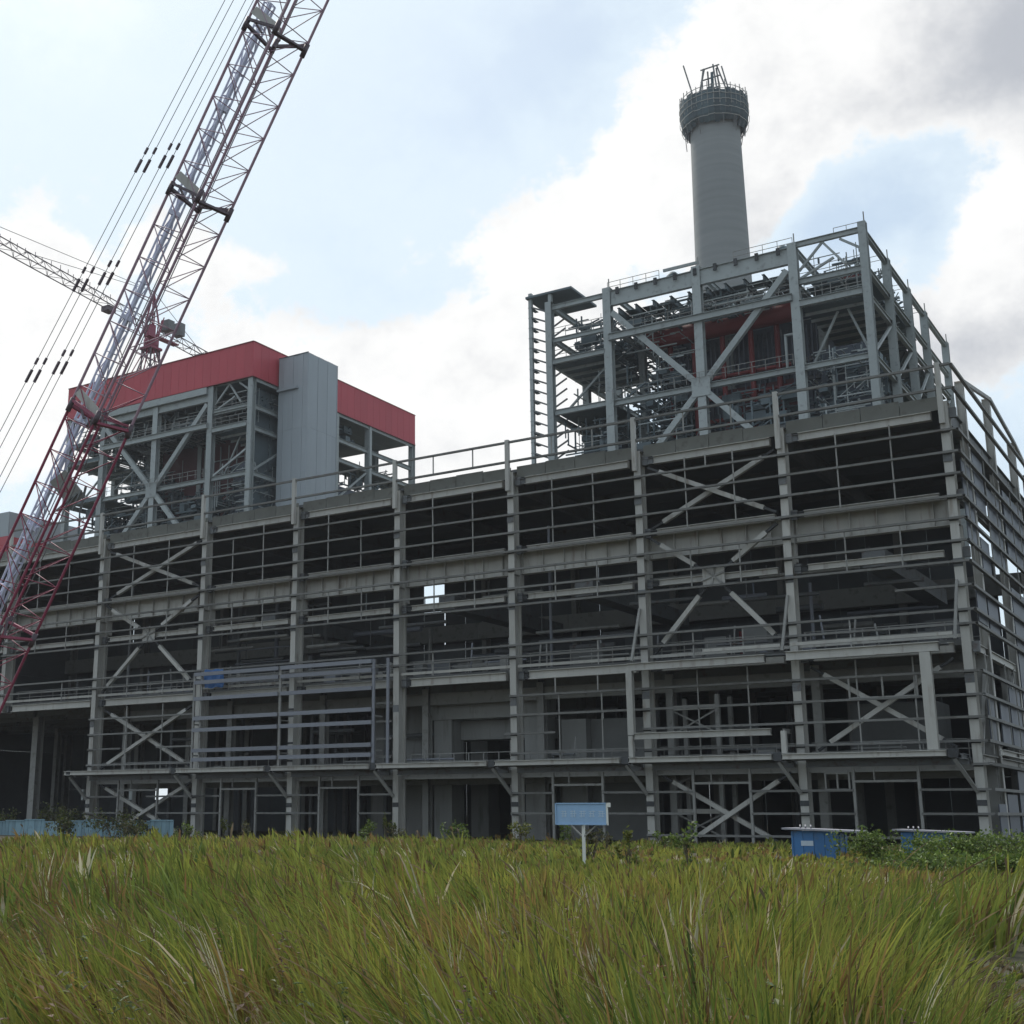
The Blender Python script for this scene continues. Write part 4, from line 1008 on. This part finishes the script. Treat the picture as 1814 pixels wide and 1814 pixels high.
# ------------------------------------------------------------------ grass
def wnoise(x, y, s, seed=0.0):
    n = len(x); o = np.empty(n)
    for i in range(n): o[i] = noise.fractal(V((x[i]*s+seed, y[i]*s+seed*.37, seed*1.7)), 1.0, 2.0, 3)
    return o
def make_grass():
    A0, A1 = rad(-58), rad(-3)                          # the wedge of field the camera could see, and a margin
    rings = [(2.2, 5, 760, .0046, 19), (5, 9, 500, .0060, 19), (9, 16, 220, .0088, 17), (16, 28, 75, .016, 13), (28, 45, 26, .028, 10), (45, 84, 9.5, .045, 9)]
    VS, FS, CS = [], [], []; base = 0
    right2, fwd2 = np.array([.8324, .5541]), np.array([-.5541, .8324])
    for (r0, r1, clump, bw, nbl) in rings:
        area = (A1-A0+.25)/2*(r1*r1-r0*r0)
        nc = int(area*clump/nbl*1.9)
        rr = np.sqrt(rng.uniform(r0*r0, r1*r1, nc)); aa = rng.uniform(A0-.1, A1+.15, nc)
        x = CAMPOS.x+rr*np.sin(aa); y = CAMPOS.y+rr*np.cos(aa)
        keep = (y < -1.8)
        x, y, rr = x[keep], y[keep], rr[keep]; nc = len(x)
        hN = wnoise(x, y, .25, 4.0); hN2 = wnoise(x, y, .9, 41.0); tN = wnoise(x, y, .13, 11.0); lN = wnoise(x, y, .16, 23.0); dN = wnoise(x, y, .55, 31.0); yN = wnoise(x, y, .035, 7.0)
        # trampled straw strip at the lower right
        px = (x-CAMPOS.x)*right2[0]+(y-CAMPOS.y)*right2[1]; pf = (x-CAMPOS.x)*fwd2[0]+(y-CAMPOS.y)*fwd2[1]
        bare = np.clip((px - (2.2+.33*(pf-5.0)))/.8, 0, 1)*(pf < 17)
        h = (.69+.36*hN+.30*hN2+.13*rng.normal(0, 1, nc))*(1-.22*np.clip((rr-14)/22, 0, 1))*np.where(rng.random(nc) < .05, 1.35, 1.0)
        h = h*(1-.46*np.clip((rr-22)/14, 0, 1)*np.clip((px/np.maximum(pf, 1)-.02)/.12, 0, 1))*(1-.24*np.clip((rr-28)/20, 0, 1))*(1+.9*np.clip(hN2-.15, 0, 1)*(rr > 24))
        h = np.clip(h, .16, 1.3)*(1-.80*bare)
        # leaning with the wind: to the left over most of the field, to the right at the right side
        side = np.where(rr < 22, -.62, -.45) + .95*np.clip((px/np.maximum(pf, 1)-.10)/.22, 0, 1) + .75*lN
        thin = wnoise(x, y, .75, 77.0); ok = rng.random(nc) > .85*np.clip((thin-.06)/.18, 0, 1)*(rr < 22)
        x, y, rr, hN, tN, lN, dN, yN, px, pf, bare, h, side = [q[ok] for q in (x, y, rr, hN, tN, lN, dN, yN, px, pf, bare, h, side)]; nc = len(x)
        tous = .9*wnoise(x, y, 1.1, 91.0); side = side+.7*wnoise(x, y, 1.5, 57.0)
        col = np.empty((nc, 3))
        g = np.array([.086, .130, .026]); o2 = np.array([.212, .222, .044]); rs = np.array([.20, .118, .050]); st = np.array([.40, .36, .25])
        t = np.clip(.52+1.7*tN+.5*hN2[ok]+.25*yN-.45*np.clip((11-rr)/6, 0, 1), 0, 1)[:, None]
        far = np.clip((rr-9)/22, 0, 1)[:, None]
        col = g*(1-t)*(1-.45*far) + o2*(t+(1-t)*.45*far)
        leftrust = np.clip((-.14-px/np.maximum(pf, 1))/.12, 0, 1)*.25*(rr < 22)
        pr_ = np.clip(.05+.80*np.clip(dN, -.3, 1)+leftrust+.30*np.clip(tN, 0, 1), .02, .8)
        isr = rng.random(nc) < pr_
        col[isr] = col[isr]*.25+rs*.75
        iss = rng.random(nc) < (.022+.22*bare+.06*np.clip(dN-.1, 0, 1))
        col[iss] = st*(1-.45*bare[iss])[:, None]
        dk = (bare > .5) & (rng.random(nc) < .6); col[dk] = np.array([.10, .075, .045])
        # flowering stalks standing above the blades
        ns = int(nc*(.16 if r1 < 17 else .06)); pick = rng.integers(0, nc, ns)
        sx, sy, sh = x[pick]+rng.normal(0, .1, ns), y[pick]+rng.normal(0, .1, ns), h[pick]*rng.uniform(1.0, 1.45, ns)
        lx = right2[0]*(side[pick]*.7+rng.normal(0, .25, ns)); ly = right2[1]*(side[pick]*.7+rng.normal(0, .25, ns)); hw = bw*.35; fw_ = bw*rng.uniform(.7, 1.5, ns)
        P = []
        for (q, wf) in ((0, hw), (.78, hw), (.9, fw_), (1.0, 0)):
            hx = sx+lx*sh*q*q; hy = sy+ly*sh*q*q; hz = sh*q*(1-.12*q*q)
            if q < 1: P += [np.stack([hx-right2[0]*wf, hy-right2[1]*wf, hz], 1), np.stack([hx+right2[0]*wf, hy+right2[1]*wf, hz], 1)]
            else: P += [np.stack([hx, hy, hz], 1)]
        VS.append(np.stack(P, 1).reshape(-1, 3)); idx = base+np.arange(ns)[:, None]*7
        FS.append(np.concatenate([idx+np.array([0, 1, 3]), idx+np.array([0, 3, 2]), idx+np.array([2, 3, 5]), idx+np.array([2, 5, 4]), idx+np.array([4, 5, 6])], 0)); base += ns*7
        CS.append(np.repeat(np.array([.20, .145, .085])*rng.uniform(.4, 1.3, (ns, 1)), 7, 0))
        for k in range(nbl):
            ang = rng.uniform(0, 2*np.pi, nc); spread = np.abs(rng.normal(0, .055, nc))*(1+.03*rr)
            bx = x+spread*np.cos(ang); by = y+spread*np.sin(ang)
            L = h*rng.uniform(.42, 1.18, nc)
            lean = side+rng.normal(0, .33, nc); fl = tous+rng.normal(0, .30, nc)-.05
            dirx = right2[0]*lean+fwd2[0]*fl+.30*np.cos(ang)*rng.random(nc); diry = right2[1]*lean+fwd2[1]*fl+.30*np.sin(ang)*rng.random(nc)
            droop = rng.uniform(.15, .75, nc)+.9*bare
            a = rng.uniform(0, 2*np.pi, nc); wx, wy = np.cos(a)*.35+right2[0]*.8, np.sin(a)*.35+right2[1]*.8
            w0 = bw*rng.uniform(.5, 1.5, nc)
            P = []
            for (s, wf) in ((0, .8), (.45, 1.0), (.78, .65), (1.0, 0)):
                hx = bx+dirx*L*(s*.35+droop*s*s*.55); hy = by+diry*L*(s*.35+droop*s*s*.55)
                hz = L*(s-.28*droop*s**3*(.4+np.abs(lean)))
                if wf > 0: P += [np.stack([hx-wx*w0*wf, hy-wy*w0*wf, hz], 1), np.stack([hx+wx*w0*wf, hy+wy*w0*wf, hz], 1)]
                else: P += [np.stack([hx, hy, hz], 1)]
            pts = np.stack(P, 1)                        # nc x 7 x 3
            VS.append(pts.reshape(-1, 3))
            idx = base+np.arange(nc)[:, None]*7
            FS.append(np.concatenate([idx+np.array([0, 1, 3]), idx+np.array([0, 3, 2]), idx+np.array([2, 3, 5]), idx+np.array([2, 5, 4]), idx+np.array([4, 5, 6])], 0))
            base += nc*7
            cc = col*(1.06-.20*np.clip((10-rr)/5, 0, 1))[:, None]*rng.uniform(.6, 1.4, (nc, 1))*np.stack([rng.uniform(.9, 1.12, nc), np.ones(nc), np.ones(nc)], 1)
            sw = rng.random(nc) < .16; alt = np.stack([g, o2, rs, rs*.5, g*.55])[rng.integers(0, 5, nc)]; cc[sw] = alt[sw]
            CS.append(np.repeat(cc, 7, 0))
    vs = np.concatenate(VS).astype(np.float32); fs = np.concatenate(FS).astype(np.int32); cs = np.concatenate(CS)
    me = bpy.data.meshes.new('grass')
    me.vertices.add(len(vs)); me.vertices.foreach_set('co', vs.ravel())
    me.loops.add(fs.size); me.loops.foreach_set('vertex_index', fs.ravel())
    me.polygons.add(len(fs)); me.polygons.foreach_set('loop_start', np.arange(0, fs.size, 3, dtype=np.int32)); me.polygons.foreach_set('loop_total', np.full(len(fs), 3, np.int32))
    me.update()
    ca = me.color_attributes.new('Col', 'FLOAT_COLOR', 'POINT')
    ca.data.foreach_set('color', np.concatenate([cs, np.ones((len(cs), 1))], 1).astype(np.float32).ravel())
    me.materials.append(GRASS)
    o = bpy.data.objects.new('grass', me); COL.objects.link(o)
    o['kind'] = 'stuff'; o['label'] = 'tall wild grass, green with rusty and straw patches, filling the foreground'; o['category'] = 'grass'
    print('grass tris', len(fs))
make_grass()
def make_weeds():
    r = np.random.default_rng(404); VS, FS, CS = [], [], []
    for i in range(420):
        d = 3.5*(18/3.5)**r.random(); a = r.uniform(rad(-57), rad(-8)); x = CAMPOS.x+d*math.sin(a); y = CAMPOS.y+d*math.cos(a)
        px = (x-CAMPOS.x)*.8324+(y-CAMPOS.y)*.5541; pf = -(x-CAMPOS.x)*.5541+(y-CAMPOS.y)*.8324
        if px > 2.0+.33*(pf-5): continue
        h = r.uniform(.45, 1.0)*(.85 if d > 8 else .75); k = np.array([(.055, .085, .025), (.09, .105, .03), (.13, .075, .04), (.10, .06, .045)][r.integers(4)])
        lx, ly = r.normal(-.15, .2, 2)
        for q in range(int(r.integers(9, 22))):
            t = r.uniform(.25, 1.0); c = np.array([x+lx*t*h, y+ly*t*h, h*t]); an = r.uniform(0, 6.28); e = r.uniform(-.3, .7); L = r.uniform(.05, .13)*(1.2-.5*t)
            dv = np.array([math.cos(an), math.sin(an), e]); sv = np.array([-math.sin(an), math.cos(an), 0])*L*.25
            b = len(VS); VS += [c, c+dv*L*.5+sv, c+dv*L-np.array([0, 0, .02]), c+dv*L*.5-sv]; FS.append((b, b+1, b+2, b+3)); CS += [np.append(k*r.uniform(.7, 1.35), 1)]*4
        b = len(VS); VS += [np.array([x-.006, y, 0]), np.array([x+.006, y, 0]), np.array([x+lx*h, y+ly*h, h])]; FS.append((b, b+1, b+2)); CS += [np.array([.09, .07, .04, 1])]*3
    me = bpy.data.meshes.new('field_weeds'); me.from_pydata([tuple(v) for v in VS], [], FS)
    ca = me.color_attributes.new('Col', 'FLOAT_COLOR', 'POINT'); ca.data.foreach_set('color', np.array(CS, dtype=np.float32).ravel()); me.materials.append(LEAF)
    o = bpy.data.objects.new('field_weeds', me); COL.objects.link(o); o['kind'] = 'stuff'; o['label'] = 'small broad leaved weeds mixed through the foreground grass'; o['category'] = 'weeds'
make_weeds()
print('objects', len(bpy.data.objects))


# ------------------------------------------------------------------ thin haze in the air
bm = bmesh.new(); bm_box(bm, (-2450, -2450, -1), (2450, 2450, 162))
hm = bpy.data.materials.new('haze_air'); hm.use_nodes = True; ht = hm.node_tree; ht.nodes.clear()
hv = ht.nodes.new('ShaderNodeVolumePrincipled'); hv.inputs['Color'].default_value = (.88, .92, 1, 1); hv.inputs['Density'].default_value = .00014; hv.inputs['Anisotropy'].default_value = .3
ho = ht.nodes.new('ShaderNodeOutputMaterial'); ht.links.new(hv.outputs[0], ho.inputs['Volume'])
hz = from_bm('haze', bm, hm); hz['kind'] = 'stuff'; hz['label'] = 'thin pale haze in the air over the site'; hz['category'] = 'haze'
